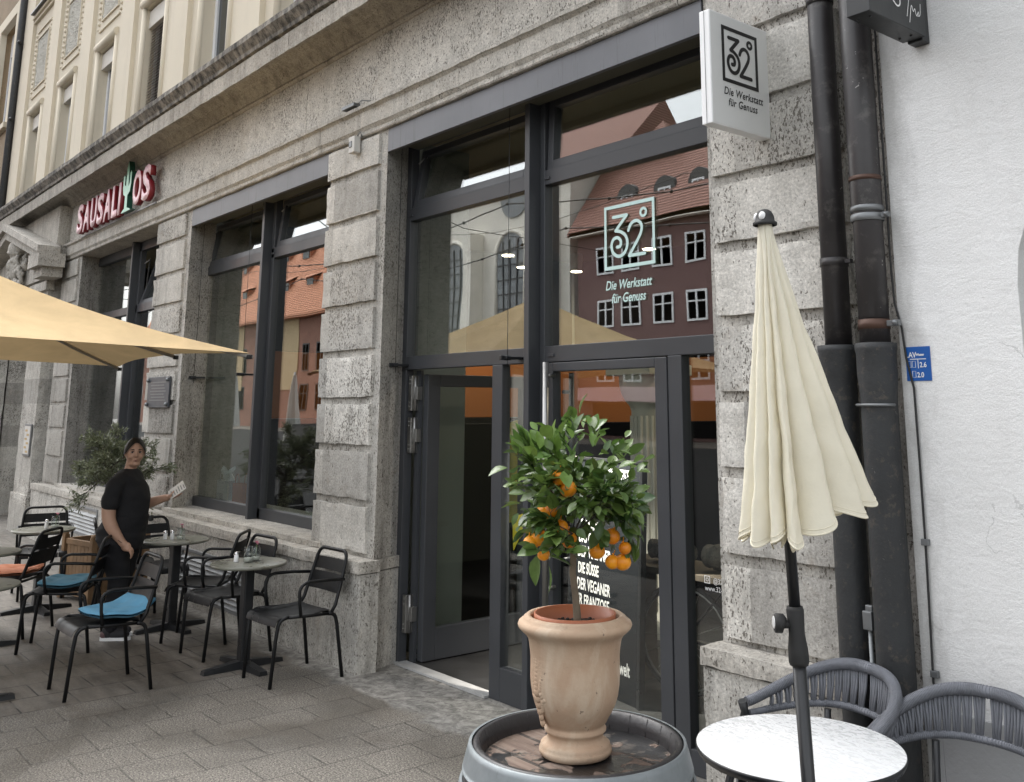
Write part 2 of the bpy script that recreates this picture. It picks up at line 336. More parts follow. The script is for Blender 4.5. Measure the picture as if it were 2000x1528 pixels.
def barrelhead():
    s = NT('peeling_barrel_head'); p = s.pos(True)
    w = s.noise(s.pos(True, (1.5, 30, 1)), 2.5, 6, .7)
    wood = s.mix(s.ramp(w, [(.3, 0), (.7, 1)]), (.095, .062, .048), (.22, .165, .13))
    m = s.ramp(s.noise(p, 7, 7, .62, .7), [(.49, 0), (.515, 1)])
    c = s.mix(m, (.010, .010, .011), wood)
    wv = s.n('TexWave', wave_type='BANDS', bands_direction='Y'); wv.inputs['Scale'].default_value = 2.6; s.l(s.pos(True), wv.inputs[0]); seam = s.math('LESS_THAN', wv.outputs[1], .03); c = s.mix(s.math('MULTIPLY', seam, .8), c, (.004, .004, .004))
    c = s.mix(s.math('MULTIPLY', s.ramp(s.noise(p, 22, 6, .7), [(.55, 0), (.62, 1)]), .35), c, (.22, .19, .16))
    r = s.mix(m, .28, .8)
    return s.fin(c, r, s.bump(m, .4, .003, s.bump(w, .3, .003)))
M['barrelhead'] = barrelhead()
def hoop():
    s = NT('weathered_zinc_hoop'); p = s.pos(True)
    c = s.mix(s.ramp(s.noise(p, 5, 6, .65), [(.3, 0), (.7, 1)]), (.15, .168, .178), (.255, .28, .29))
    c = s.mix(s.math('MULTIPLY', s.ramp(s.noise(s.pos(True, (1, 1, .3)), 30, 5, .7), [(.6, 0), (.7, 1)]), .4), c, (.12, .13, .13))
    return s.fin(c, .5, s.bump(s.noise(p, 9, 4), .2, .01), .35)
M['hoop'] = hoop()
M['barrelwood'] = simple('black_stained_oak', (.028, .026, .028), .45, 0, .3, 12, .5, 80, .002)
M['planter'] = simple('oiled_wooden_slats', (.30, .19, .105), .7, 0, .4, 7, .4, 50, .003)
M['log'] = simple('cracked_grey_log', (.17, .15, .125), .9, 0, .6, 14, 1.0, 26, .02, dirt=(.03, .025, .02))
M['plaque'] = simple('grey_engraved_plaque', (.07, .075, .085), .45, 0, .2)
M['louvre'] = simple('zinc_louvre', (.25, .26, .265), .5, .3, .2)
M['winwhite'] = simple('white_window_frame', (.74, .75, .77), .4, 0, .04)
M['winpane'] = simple('dark_upper_window_pane', (.035, .04, .042), .06, 0, .1, 2, 0)
M['shutter'] = simple('pale_shutter_box', (.60, .57, .51), .6); M['slats'] = simple('brown_grey_slats', (.20, .165, .14), .6)
M['relief'] = plaster('pale_relief_panel', (.62, .60, .53), 30, .06, .2, 1.0)
M['yellow'] = cloth('yellow_raincoat_fabric', (.65, .55, .05), .1, .5)
M['bagw'] = simple('pale_blue_paper_bag', (.45, .52, .54), .7); M['bagb'] = simple('brown_paper_bag', (.30, .12, .05), .7)
M['tissue'] = cloth('white_tissue_paper', (.62, .72, .74), .3)
M['carpaint'] = simple('black_car_paint', (.02, .022, .025), .12, .3); M['flower'] = simple('pink_petals', (.6, .22, .30), .6)
M['intfloor'] = simple('dark_slate_floor', (.022, .022, .022), .6, 0, .5, 3, .2, 60, .003)
M['burgumb'] = cloth('dark_purple_umbrella_fabric', (.04, .012, .02), 0, .5)
M['led'] = simple('frosted_plastic', (.8, .8, .8), .3)

def emit(name, col, st):
    s = NT(name); e = s.n('Emission'); e.inputs[0].default_value = (*col, 1); e.inputs[1].default_value = st; s.l(e.outputs[0], s.out.inputs[0]); return s.m
M['lamp'] = emit('lit_downlight', (1, .86, .62), 9)
def glass(name='window_glass', ior=1.5, tint=(.95, .97, .95), base=.21):
    s = NT(name)
    t = s.n('BsdfTransparent'); t.inputs[0].default_value = (*tint, 1)
    g = s.n('BsdfGlossy'); g.inputs['Roughness'].default_value = 0.004; g.inputs[0].default_value = (.86, .88, .89, 1)
    nz = s.noise(s.pos(), .9, 2); s.l(s.bump(nz, .06, .02), g.inputs['Normal'])
    ge = s.n('NewGeometry'); dt = s.n('VectorMath', operation='DOT_PRODUCT'); s.l(ge.outputs['Incoming'], dt.inputs[0]); s.l(ge.outputs['Normal'], dt.inputs[1])
    f0 = ((ior-1)/(ior+1))**2; sch = s.math('ADD', f0, s.math('MULTIPLY', 1-f0, s.math('POWER', s.math('SUBTRACT', 1.0, s.math('ABSOLUTE', dt.outputs['Value'])), 5.0)))
    mx = s.n('MixShader'); s.l(s.math('ADD', s.math('MULTIPLY', sch, 1-base), base), mx.inputs[0]); s.l(t.outputs[0], mx.inputs[1]); s.l(g.outputs[0], mx.inputs[2]); s.l(mx.outputs[0], s.out.inputs[0])
    return s.m
M['glass'] = glass(base=.19)
M['glass2'] = glass('shop_window_glass', base=.15)
M['doorglass'] = glass('door_glass', base=.04)
M['jar'] = glass('clear_jar_glass', 1.5, (.93, .95, .94), 0)

# ---------------------------------------------------------------- mesh helpers
class MB:
    """collects faces and links them as ONE mesh object"""
    def __init__(s): s.v = []; s.f = []; s.mi = []; s.sm = []; s.cur = 0; s.M = Matrix()
    def add(s, vs, fs, smooth=False, mi=None):
        o = len(s.v); s.v += [tuple(s.M @ Vector(v)) for v in vs]
        for f in fs: s.f.append(tuple(i+o for i in f)); s.mi.append(s.cur if mi is None else mi); s.sm.append(smooth)
        return s
    def box(s, x0, x1, y0, y1, z0, z1, mi=None):
        v = [(x0, y0, z0), (x1, y0, z0), (x1, y1, z0), (x0, y1, z0), (x0, y0, z1), (x1, y0, z1), (x1, y1, z1), (x0, y1, z1)]
        return s.add(v, [(0, 3, 2, 1), (4, 5, 6, 7), (0, 1, 5, 4), (1, 2, 6, 5), (2, 3, 7, 6), (3, 0, 4, 7)], False, mi)
    def bbox(s, x0, x1, y0, y1, z0, z1, b=.004, mi=None):
        """bevelled box"""
        bm = bmesh.new(); bmesh.ops.create_cube(bm, size=1)
        for v in bm.verts: v.co = Vector(((x0+x1)/2+v.co.x*(x1-x0), (y0+y1)/2+v.co.y*(y1-y0), (z0+z1)/2+v.co.z*(z1-z0)))
        bmesh.ops.bevel(bm, geom=bm.edges[:], offset=b, segments=2, affect='EDGES', profile=.5)
        bm.verts.index_update(); s.add([v.co[:] for v in bm.verts], [[v.index for v in f.verts] for f in bm.faces], False, mi); bm.free(); return s
    def tube(s, pts, r, seg=8, closed=False, cap=True, mi=None, flat=None):
        pts = [Vector(p) for p in pts]; n = len(pts); vs = []; fs = []
        rr = r if isinstance(r, (list, tuple)) else [r]*n
        up = None
        for i, p in enumerate(pts):
            a = pts[(i-1) % n] if (i > 0 or closed) else p; b = pts[(i+1) % n] if (i < n-1 or closed) else p
            t = (b-a)
            if t.length < 1e-9: t = Vector((0, 0, 1))
            t.normalize()
            if up is None:
                up = Vector((0, 0, 1)) if abs(t.z) < .9 else Vector((1, 0, 0))
            x = t.cross(up)
            if x.length < 1e-6: x = t.orthogonal()
            x.normalize(); up = x.cross(t).normalized()
            for k in range(seg):
                a_ = 2*pi*k/seg; ca, sa = cos(a_), sin(a_)
                if flat: ca *= flat
                vs.append(p + (x*ca+up*sa)*rr[i])
        m = n if closed else n-1
        for i in range(m):
            for k in range(seg):
                i2 = (i+1) % n; k2 = (k+1) % seg
                fs.append((i*seg+k, i*seg+k2, i2*seg+k2, i2*seg+k))
        s.add(vs, fs, True, mi)
        if cap and not closed:
            o = len(s.v)-len(vs)
            s.f.append(tuple(o+k for k in reversed(range(seg)))); s.mi.append(s.cur if mi is None else mi); s.sm.append(False)
            s.f.append(tuple(o+(n-1)*seg+k for k in range(seg))); s.mi.append(s.cur if mi is None else mi); s.sm.append(False)
        return s
    def cyl(s, c, r, h, seg=24, r2=None, mi=None):
        c = Vector(c); return s.tube([c, c+Vector((0, 0, h))], [r, r if r2 is None else r2], seg, mi=mi)
    def lathe(s, prof, c=(0, 0, 0), seg=48, mi=None, smooth=True):
        c = Vector(c); vs = []; fs = []
        for (r, z) in prof:
            for k in range(seg): a = 2*pi*k/seg; vs.append((c.x+r*cos(a), c.y+r*sin(a), c.z+z))
        for i in range(len(prof)-1):
            for k in range(seg): k2 = (k+1) % seg; fs.append((i*seg+k, i*seg+k2, (i+1)*seg+k2, (i+1)*seg+k))
        return s.add(vs, fs, smooth, mi)
    def prism(s, poly, fn, d0, d1, mi=None, side_mi=None):
        """poly of (a,b); fn(a,b,d)->xyz; extruded from d0 to d1"""
        n = len(poly); vs = [fn(a, b, d0) for a, b in poly]+[fn(a, b, d1) for a, b in poly]
        s.add(vs, [tuple(reversed(range(n))), tuple(range(n, 2*n))], False, mi)
        o = len(s.v)-2*n
        for i in range(n):
            j = (i+1) % n; s.f.append((o+i, o+j, o+n+j, o+n+i)); s.mi.append((s.cur if mi is None else mi) if side_mi is None else side_mi); s.sm.append(False)
        return s
    def sphere(s, c, r, seg=16, rings=10, sc=(1, 1, 1), mi=None):
        vs = []; fs = []; c = Vector(c)
        for i in range(rings+1):
            th = pi*i/rings
            for k in range(seg): a = 2*pi*k/seg; vs.append((c.x+r*sc[0]*sin(th)*cos(a), c.y+r*sc[1]*sin(th)*sin(a), c.z+r*sc[2]*cos(th)))
        for i in range(rings):
            for k in range(seg): k2 = (k+1) % seg; fs.append((i*seg+k, (i+1)*seg+k, (i+1)*seg+k2, i*seg+k2))
        return s.add(vs, fs, True, mi)
    def grid(s, fn, nu, nv, smooth=True, mi=None):
        vs = [fn(i/nu, j/nv) for j in range(nv+1) for i in range(nu+1)]
        fs = [(j*(nu+1)+i, j*(nu+1)+i+1, (j+1)*(nu+1)+i+1, (j+1)*(nu+1)+i) for j in range(nv) for i in range(nu)]
        return s.add(vs, fs, smooth, mi)
    def rough(s, x0, x1, y0, y1, z0, z1, step=.035, amp=.006, edge=.01, seed=0, mi=None):
        """subdivided stone block with worn uneven faces and chipped edges"""
        L = (x1-x0, y1-y0, z1-z0); N = [max(1, int(l/step)) for l in L]
        cache = {}
        def vert(i, j, k):
            key = (i, j, k)
            if key in cache: return cache[key]
            p = Vector((x0+L[0]*i/N[0], y0+L[1]*j/N[1], z0+L[2]*k/N[2]))
            q = p*7+Vector((seed*3.1, seed, 0)); d = noise.noise_vector(q)*amp + noise.noise_vector(p*30)*amp*.5
            ne = (i in (0, N[0]))+(j in (0, N[1]))+(k in (0, N[2]))
            c = Vector(((x0+x1)/2, (y0+y1)/2, (z0+z1)/2))
            if ne >= 2:
                w = edge*(.35+max(0, noise.noise(p*9+Vector((seed, 5, 1))))*2.2)
                for ax, (ii, nn) in enumerate(((i, N[0]), (j, N[1]), (k, N[2]))):
                    if ii == 0: d[ax] += w*.6
                    elif ii == nn: d[ax] -= w*.6
            p = p+d; cache[key] = len(vs); vs.append(p[:]); return cache[key]
        vs = []; fs = []
        for (a, b, c_) in ((0, 1, 2), (1, 2, 0), (2, 0, 1)):
            for side in (0, N[c_]):
                for i in range(N[a]):
                    for j in range(N[b]):
                        q = []
                        for (di, dj) in ((0, 0), (1, 0), (1, 1), (0, 1)):
                            idx = [0, 0, 0]; idx[a] = i+di; idx[b] = j+dj; idx[c_] = side; q.append(vert(*idx))
                        fs.append(tuple(q) if side else tuple(reversed(q)))
        return s.add(vs, fs, False, mi)
    def build(s, name, mats, parent=None, loc=None, auto=False):
        me = bpy.data.meshes.new(name); me.from_pydata(s.v, [], s.f)
        if not isinstance(mats, (list, tuple)): mats = [mats]
        for m in mats: me.materials.append(M[m] if isinstance(m, str) else m)
        me.polygons.foreach_set('material_index', s.mi); me.polygons.foreach_set('use_smooth', s.sm); me.update()
        o = bpy.data.objects.new(name, me); COL.objects.link(o)
        if parent is not None: o.parent = parent
        if loc is not None: o.location = loc
        return o

def tag(o, label=None, cat=None, group=None, kind=None):
    for k, v in (('label', label), ('category', cat), ('group', group), ('kind', kind)):
        if v: o[k] = v
    return o
def thing(name, label, cat, loc=(0, 0, 0), rz=0, group=None):
    o = bpy.data.objects.new(name, None); COL.objects.link(o); o.location = loc; o.rotation_euler = (0, 0, rz); o.empty_display_size = .1
    return tag(o, label, cat, group)
KIDS = {}
def copy_tree(o, parent=None):
    c = o.copy(); COL.objects.link(c); c.parent = parent
    for ch in o.children: copy_tree(ch, c)
    return c
def meshobj(name, me, mats, parent=None):
    for m in mats: me.materials.append(M[m])
    o = bpy.data.objects.new(name, me); COL.objects.link(o)
    if parent is not None: o.parent = parent
    return o
def eval_mesh(tmp):
    """bake modifiers or text of a temporary object into a mesh"""
    bpy.context.view_layer.update()
    dg = bpy.context.evaluated_depsgraph_get(); me = bpy.data.meshes.new_from_object(tmp.evaluated_get(dg)); return me
def text_mesh(txt, size, extrude=0, offset=0, shear=0, align='LEFT', space=1.0, xs=1.0):
    cu = bpy.data.curves.new('t', 'FONT'); cu.body = txt; cu.size = size; cu.extrude = extrude; cu.offset = offset; cu.shear = shear; cu.align_x = align; cu.space_character = space
    cu.resolution_u = 3
    o = bpy.data.objects.new('t', cu); COL.objects.link(o); me = eval_mesh(o); bpy.data.objects.remove(o)
    if xs != 1: me.transform(Matrix.Diagonal((xs, 1, 1, 1)))
    me.materials.clear(); return me
def frame(origin, xdir, ydir):
    x = Vector(xdir).normalized(); y = Vector(ydir).normalized(); z = x.cross(y)
    o = Vector(origin); return Matrix(((x.x, y.x, z.x, o.x), (x.y, y.y, z.y, o.y), (x.z, y.z, z.z, o.z), (0, 0, 0, 1)))
def put_text(mb, me, Mx, mi=None):
    old = mb.M; mb.M = old @ Mx; mb.add([v.co[:] for v in me.vertices], [tuple(p.vertices) for p in me.polygons], False, mi); mb.M = old
def stroke(mb, pts, w, Mx, th=.0015, mi=None, closed=False, smooth=0):
    """a flat painted line with rounded ends, local xy plane of Mx"""
    P = [Vector((a, b)) for a, b in pts]
    for _ in range(smooth):
        Q = [P[0]] if not closed else []
        for i in range(len(P) - (0 if closed else 1)):
            a, b = P[i], P[(i+1) % len(P)]; Q += [a*.75+b*.25, a*.25+b*.75]
        if not closed: Q.append(P[-1])
        P = Q
    n = len(P); Lf = []; Rt = []
    for i in range(n):
        a = P[(i-1) % n] if (i or closed) else P[i]; b = P[(i+1) % n] if (i < n-1 or closed) else P[i]
        t = (b-a).normalized(); nn = Vector((-t.y, t.x)); k = 1.0
        if 0 < i < n-1 or closed:
            t1 = (P[i]-a).normalized(); d = max(.5, nn.dot(Vector((-t1.y, t1.x)))); k = 1/d
        Lf.append(P[i]+nn*w/2*k); Rt.append(P[i]-nn*w/2*k)
    old = mb.M; mb.M = old @ Mx
    vs = [(p.x, p.y, th) for p in Lf]+[(p.x, p.y, th) for p in Rt]
    m = n if closed else n-1
    mb.add(vs, [(i+n, (i+1) % n+n, (i+1) % n, i) for i in range(m)], False, mi)
    if not closed:
        for i, (e, d) in enumerate(((P[0], P[0]-P[1]), (P[-1], P[-1]-P[-2]))):
            a0 = atan2(d.y, d.x); c = [(e.x+w/2*cos(a0-pi/2+pi*k/8), e.y+w/2*sin(a0-pi/2+pi*k/8), th) for k in range(9)]
            mb.add(c, [tuple(range(9))], False, mi)
    mb.M = old
def logo32(mb, Mx, w, h, sw, mi=None):
    """framed number sign; local x right, y up, origin bottom left"""
    g = lambda L: [(a*w, b*h) for a, b in L]
    r = .02
    stroke(mb, g([(0, 0), (1, 0), (1, 1), (0, 1)]), sw, Mx, .0012, mi, closed=True)
    stroke(mb, g([(.17, .83), (.46, .83)]), sw, Mx, .0013, mi)
    stroke(mb, g([(.46, .83), (.22, .60)]), sw, Mx, .0016, mi)
    stroke(mb, g([(.22, .60), (.32, .58), (.44, .50), (.48, .36), (.42, .22), (.30, .16), (.17, .22), (.12, .36), (.17, .48), (.27, .49), (.34, .42), (.32, .33), (.25, .33)]), sw, Mx, .0019, mi, smooth=2)
    stroke(mb, g([(.49, .57), (.53, .66), (.61, .71), (.70, .70), (.77, .62), (.76, .52), (.70, .42), (.50, .16)]), sw, Mx, .0013, mi, smooth=2)
    stroke(mb, g([(.50, .16), (.82, .16)]), sw, Mx, .0016, mi)
    stroke(mb, [(w*.80+h*.062*cos(2*pi*k/16), h*.82+h*.062*sin(2*pi*k/16)) for k in range(16)], sw*.8, Mx, .0013, mi, closed=True)

# ================================================================ the setting
def wb(mb, name, mats, parent=None):
    """build from world coordinates under a parent standing elsewhere"""
    o = mb.build(name, mats, parent)
    if parent is not None and parent.parent is None and parent.type == 'EMPTY': o.matrix_parent_inverse = Matrix.Translation(-Vector(parent.location))
    return o
g = MB(); g.add([(-160, -120, 0), (120, -120, 0), (120, 200, 0), (-160, 200, 0)], [(0, 1, 2, 3)]); tag(g.build('ground', 'paving'), kind='structure')
g = MB(); g.add([(-160, -26, .004), (120, -26, .004), (120, .1, .004), (-160, .1, .004)], [(0, 1, 2, 3)]); tag(g.build('road', 'asphalt'), kind='structure')

# ---------------------------------------------------------------- stone building
B = thing('stone_building', 'grey shell limestone building with shop fronts below a heavy cornice and cream upper storey', 'building', (-11, 3.8, 0))
GZ = [.77, 1.14, 1.53, 1.88, 2.24, 2.60, 2.94, 3.29, 3.66, 3.95]
XY = lambda a, b, d: (a, b, d)
def pier(x0, x1, bx0, bx1, s0, s1, seed):
    m = MB(); m.prism([(x0, 3.70), (x1, 3.70), (x1+s1, 4.03), (x0+s0, 4.03)], XY, .742, 3.93)
    wb(m, 'pier', 'stone_jamb', B)
    m = MB()
    for k in range(9): m.rough(bx0, bx1, 3.672, 3.72, GZ[k], GZ[k+1]-.05, .03, .004, .007, seed+k)
    wb(m, 'rusticated_blocks', 'stone_light' if x0 > -8 else 'stone', B)
pier(-7.18, -6.27, -7.19, -6.36, .15, -.15, 1); pier(-11.37, -10.36, -11.38, -10.47, .15, -.15, 20)
pier(-15.60, -14.60, -15.5, -14.71, .15, -.15, 40); pier(-3.10, -2.26, -3.06, -2.30, .13, 0, 60)
# plinth with cap
def plinth(x0, x1, seed, jl=0, jr=0, vent=None):
    m = MB(); m.rough(x0, x1, 3.565, 3.72, -.02, .655, .06, .005, .006, seed)
    if jr or jl: m.prism([(x0+.004, 3.60), (x1-.004, 3.60), (x1+jr, 4.02), (x0+jl, 4.02)], XY, 0, .654)
    wb(m, 'plinth', 'stone_plinth', B)
    m = MB()
    n = max(1, round((x1-x0)/1.35)); L = (x1-x0)/n
    for i in range(n): m.rough(x0+i*L-.006+(.004 if i else 0), x0+(i+1)*L+.006-(.004 if i < n-1 else 0), 3.548, 3.73, .66, .742, .035, .003, .006, seed+7*i)
    if jr or jl: m.prism([(x0, 3.58), (x1, 3.58), (x1+jr+.012, 4.02), (x0+jl, 4.02)], XY, .662, .739)
    wb(m, 'plinth_cap', 'stone_smooth', B)
plinth(-10.9, -6.22, 3, 0, -.16); plinth(-15.6, -10.9, 11); plinth(-3.11, -2.29, 31)
# inner parapets below the windows and the sills
m = MB(); m.box(-10.6, -7.0, 3.70, 4.2, 0, .73); m.box(-15.1, -11.2, 3.70, 4.2, 0, .73); wb(m, 'parapet', 'stone_jamb', B)
for (a, b, sd) in ((-10.50, -7.0, 5), (-14.75, -11.3, 9)):
    m = MB(); m.rough(a, b, 3.655, 4.03, .742, .788, .05, .003, .006, sd); wb(m, 'sill', 'stone_smooth', B)
# architrave, frieze and cornice, each course made of stones with open joints
def course(name, prof, xs, mat, seed=0, jx=.003, caps=True):
    m = MB()
    for i in range(len(xs)-1):
        a, b = xs[i]+jx, xs[i+1]-jx; n = max(2, int((b-a)/.09)); k = len(prof)
        vs = []; fs = []
        for u in range(n+1):
            x = a+(b-a)*u/n
            for j, (y, z) in enumerate(prof):
                d = noise.noise_vector(Vector((x*6, y*20, z*20+seed)))*.006 + noise.noise_vector(Vector((x*22, y*40, z*30+seed)))*.004
                vs.append((x, y+d.y-(.002 if i % 2 else 0), z+d.z*.8))
        for u in range(n):
            for j in range(k-1): fs.append((u*k+j, (u+1)*k+j, (u+1)*k+j+1, u*k+j+1))
        m.add(vs, fs); o = len(m.v)-len(vs)
        for u in ((0, n) if caps else ()): m.f.append(tuple(o+u*k+j for j in range(k))); m.mi.append(0); m.sm.append(False)
    return wb(m, name, mat, B)
def spl(a, b, st, seed):
    r = random.Random(seed); xs = [a]
    while xs[-1]+st*1.4 < b: xs.append(xs[-1]+st*r.uniform(.8, 1.2))
    return xs+[b]
X0, X1 = -20.8, -2.2
course('architrave', [(4.0, 3.925), (3.672, 3.925), (3.664, 3.935), (3.664, 3.962), (3.648, 3.985), (3.643, 3.99), (3.643, 4.115), (3.625, 4.13), (3.613, 4.135), (3.613, 4.165), (3.69, 4.185)], spl(-15.5, X1, 2.05, 1), 'stone_smooth', 3)
course('frieze', [(3.70, 4.16), (3.684, 4.163), (3.684, 4.30), (3.684, 4.45), (3.684, 4.60), (3.684, 4.765)], spl(-15.3, X1, 1.9, 2), 'stone_frieze', 5, .0015)
cx = spl(X0, X1, 1.75, 3)
course('cornice', [(3.70, 4.72), (3.672, 4.725), (3.655, 4.745), (3.66, 4.765), (3.635, 4.79), (3.58, 4.86), (3.50, 4.90), (3.40, 4.90), (3.36, 4.865), (3.335, 4.775), (3.31, 4.77), (3.305, 4.93), (3.335, 4.945)], cx, 'stone_cornice', 8, .0012, False)
course('cornice_top_moulding', [(3.34, 4.94), (3.285, 4.95), (3.28, 4.985), (3.25, 5.02), (3.225, 5.05), (3.225, 5.10), (3.25, 5.105), (3.9, 5.17)], cx, 'crust', 12, .0012, False)
m = MB(); m.box(X0, X1+.01, 3.70, 4.1, 3.93, 5.08); wb(m, 'wall_core', 'stone_jamb', B)

# ---------------------------------------------------------------- entrance bay with pediment
m = MB()
m.rough(-20.7, -18.9, 3.56, 3.75, 0, 3.93, .12, .006, .01, 71); m.rough(-16.62, -15.72, 3.55, 3.95, .5, 3.8, .08, .006, .01, 72); m.rough(-16.66, -15.68, 3.52, 3.97, 0, .56, .08, .006, .01, 73)
m.box(-20.6, -15.6, 4.95, 5.0, 0, 3.93); m.box(-16.6, -15.5, 3.97, 4.95, 0, 3.93); m.box(-20.6, -18.95, 3.78, 4.95, 0, 3.93)
wb(m, 'entrance_bay', 'stone', B)
m = MB(); m.box(-20.8, -15.34, 3.52, 3.70, 3.93, 4.745); wb(m, 'entrance_frieze', 'stone_smooth', B)
m = MB(); F3 = lambda a, b, d: (a, d, b)
for pts in ([(-17.7, 4.52), (-15.25, 3.90), (-15.25, 4.06), (-17.7, 4.70)], [(-17.7, 4.52), (-17.7, 4.70), (-20.15, 4.06), (-20.15, 3.90)]):
    m.prism(pts, F3, 3.28, 3.525)
for pts in ([(-17.7, 4.66), (-15.12, 4.0), (-15.12, 4.10), (-17.7, 4.77)], [(-17.7, 4.66), (-17.7, 4.77), (-20.25, 4.10), (-20.25, 4.0)]): m.prism(pts, F3, 3.22, 3.524)
m.box(-15.72, -15.1, 3.24, 3.60, 3.80, 3.995); m.box(-15.68, -15.2, 3.32, 3.6, 3.66, 3.80)
wb(m, 'pediment', 'stone_smooth', B)
m = MB(); c = Vector((-17.3, 3.44, 4.05))      # carved bearded head in the tympanum
m.sphere(c, .26, 20, 14, (.72, .55, 1.15)); m.sphere(c+Vector((0, -.13, -.02)), .055, 10, 8, (.7, 1, 1.6)); m.sphere(c+Vector((-.09, -.11, .06)), .045, 8, 6); m.sphere(c+Vector((.09, -.11, .06)), .045, 8, 6)
m.sphere(c+Vector((0, -.03, .26)), .22, 16, 8, (1, .7, .8)); m.tube([c+Vector((-.22, -.05, .17)), c+Vector((0, -.16, .2)), c+Vector((.22, -.05, .17))], .035, 8)
for i in range(46):
    a = random.uniform(0, 2*pi); r = random.uniform(.22, .42); q = c+Vector((cos(a)*r, random.uniform(-.06, .06), sin(a)*r*.8-.06))
    m.tube([q, q+Vector((random.uniform(-.07, .07), -.04, -.08)), q+Vector((random.uniform(-.1, .1), 0, -.17))], [.03, .04, .012], 6)
m.box(-19.5, -15.7, 3.5, 3.6, 3.7, 4.2)
wb(m, 'relief_carving', 'stone_smooth', B)
m = MB(); m.rough(-16.70, -15.64, 3.50, 3.62, 3.52, 3.66, .05, .004, .008, 75); wb(m, 'capital', 'stone_smooth', B)
m = MB(); m.box(-18.9, -16.6, 4.9, 4.948, 0, 3.9); wb(m, 'entrance_door', 'darkint', B)
m = MB(); m.bbox(-16.60, -16.2, 4.2, 4.21, 1.75, 1.83); wb(m, 'name_plate', 'paper', B)

# ---------------------------------------------------------------- upper storey
m = MB(); XPR = [-9.11-2.19*k for k in range(-3, 6)]
SEG = []
for k, xr in enumerate(XPR):
    SEG.append((xr, xr+1.57))
# wall with window holes, built as strips
m.box(X0, X1, 3.85, 4.3, 8.95, 9.30)
for (a, b) in SEG:
    m.box(a-.62, a+.34, 3.85, 4.1, 5.1, 8.95); m.box(b-.36, b, 3.85, 4.1, 5.1, 8.95); m.box(a+.34, b-.36, 3.85, 4.1, 7.22, 8.95)
    m.box(a-.62, a+.34, 3.85, 4.1, 9.30, 12.5); m.box(b-.36, b, 3.85, 4.1, 9.30, 12.5)
m.box(X0, -20.682, 3.85, 4.1, 5.1, 12.5)
wb(m, 'upper_wall', 'cream', B)
m = MB()
for (a, b) in SEG: m.box(a-.60, a, 3.79, 3.852, 5.12, 12.5)
m.box(X0, -20.662, 3.79, 3.851, 5.12, 12.5)
wb(m, 'pilasters', 'cream', B)
m = MB()
for (a, b) in SEG:
    for z0, z1 in ((5.1, 7.27), (9.34, 12)):
        for x in (a+.30, b-.32): m.tube([(x, 3.855, z0), (x, 3.855, z1)], .045, 10)
    m.tube([(a+.26, 3.84, 7.29), (b-.28, 3.84, 7.29)], .065, 10)
    m.box(a+.01, b-.01, 3.80, 3.86, 9.18, 9.24); m.box(a+.01, b-.01, 3.76, 3.87, 9.24, 9.30)
    for i in range(14): m.sphere((a+.22, 3.84, 7.62+i*.095), .03, 6, 4); m.sphere((b-.22, 3.84, 7.62+i*.095), .03, 6, 4)
    for (x0, x1, z0, z1) in ((a+.27, b-.27, 7.56, 7.585), (a+.27, b-.27, 8.89, 8.915), (a+.36, b-.36, 7.72, 7.74), (a+.36, b-.36, 8.74, 8.76)): m.box(x0, x1, 3.825, 3.852, z0, z1)
    for x in (a+.36, b-.38): m.box(x, x+.02, 3.826, 3.853, 7.74, 8.74)
wb(m, 'mouldings', 'cream', B)
for (a, b) in SEG:
    m = MB(); m.grid(lambda u, v: (a+.40+u*(b-a-.80), 3.845-.03*abs(noise.noise(Vector((a+u*9, v*12, 3)))), 7.76+v*.96), 24, 28, False)
    wb(m, 'relief_panel', 'relief', B)
for (a, b) in SEG: m = MB(); m.box(a+.1, b-.1, 3.70, 3.87, 9.302, 9.325); wb(m, 'ledge', 'blackmetal', B)
for k, (a, b) in enumerate(SEG):
    for zi, (z0, z1) in enumerate(((5.1, 7.2), (9.33, 11.8))):
        if zi and k < 6: continue
        x0, x1 = a+.34, b-.36; y = 4.0; m = MB()
        for (p0, p1, q0, q1) in ((x0, x0+.07, z0, z1), (x1-.07, x1, z0, z1), (x0+.07, x1-.07, z1-.07, z1), (x0+.07, x1-.07, z0, z0+.07), ((x0+x1)/2-.04, (x0+x1)/2+.04, z0+.07, z1-.07)): m.bbox(p0, p1, y, y+.06, q0, q1, .006)
        w = wb(m, 'window_frame', 'winwhite', B)
        p = MB(); p.box(x0+.06, x1-.06, y+.03, y+.036, z0+.05, z1-.05); wb(p, 'pane', 'winpane', w)
        s_ = MB(); s_.bbox(x0+.001, x1-.001, 3.90, 3.998, z1-.26, z1-.01, .005); wb(s_, 'shutter_box', 'shutter', w)
        if abs(a+13.49) < .3 and not zi:
            s_ = MB()
            for i in range(44): z = z1-.30-i*.042; s_.add([(x0+.02, 3.93, z), (x1-.02, 3.93, z), (x1-.02, 3.965, z+.022), (x0+.02, 3.965, z+.022), (x0+.02, 3.93, z-.004), (x1-.02, 3.93, z-.004)], [(0, 1, 2, 3), (0, 4, 5, 1)])
            wb(s_, 'venetian_blind', 'slats', w)
m = MB(); m.box(X0, X1, 4.3, 4.35, 5.1, 12.5); wb(m, 'rear_wall', 'cream_dark', B)

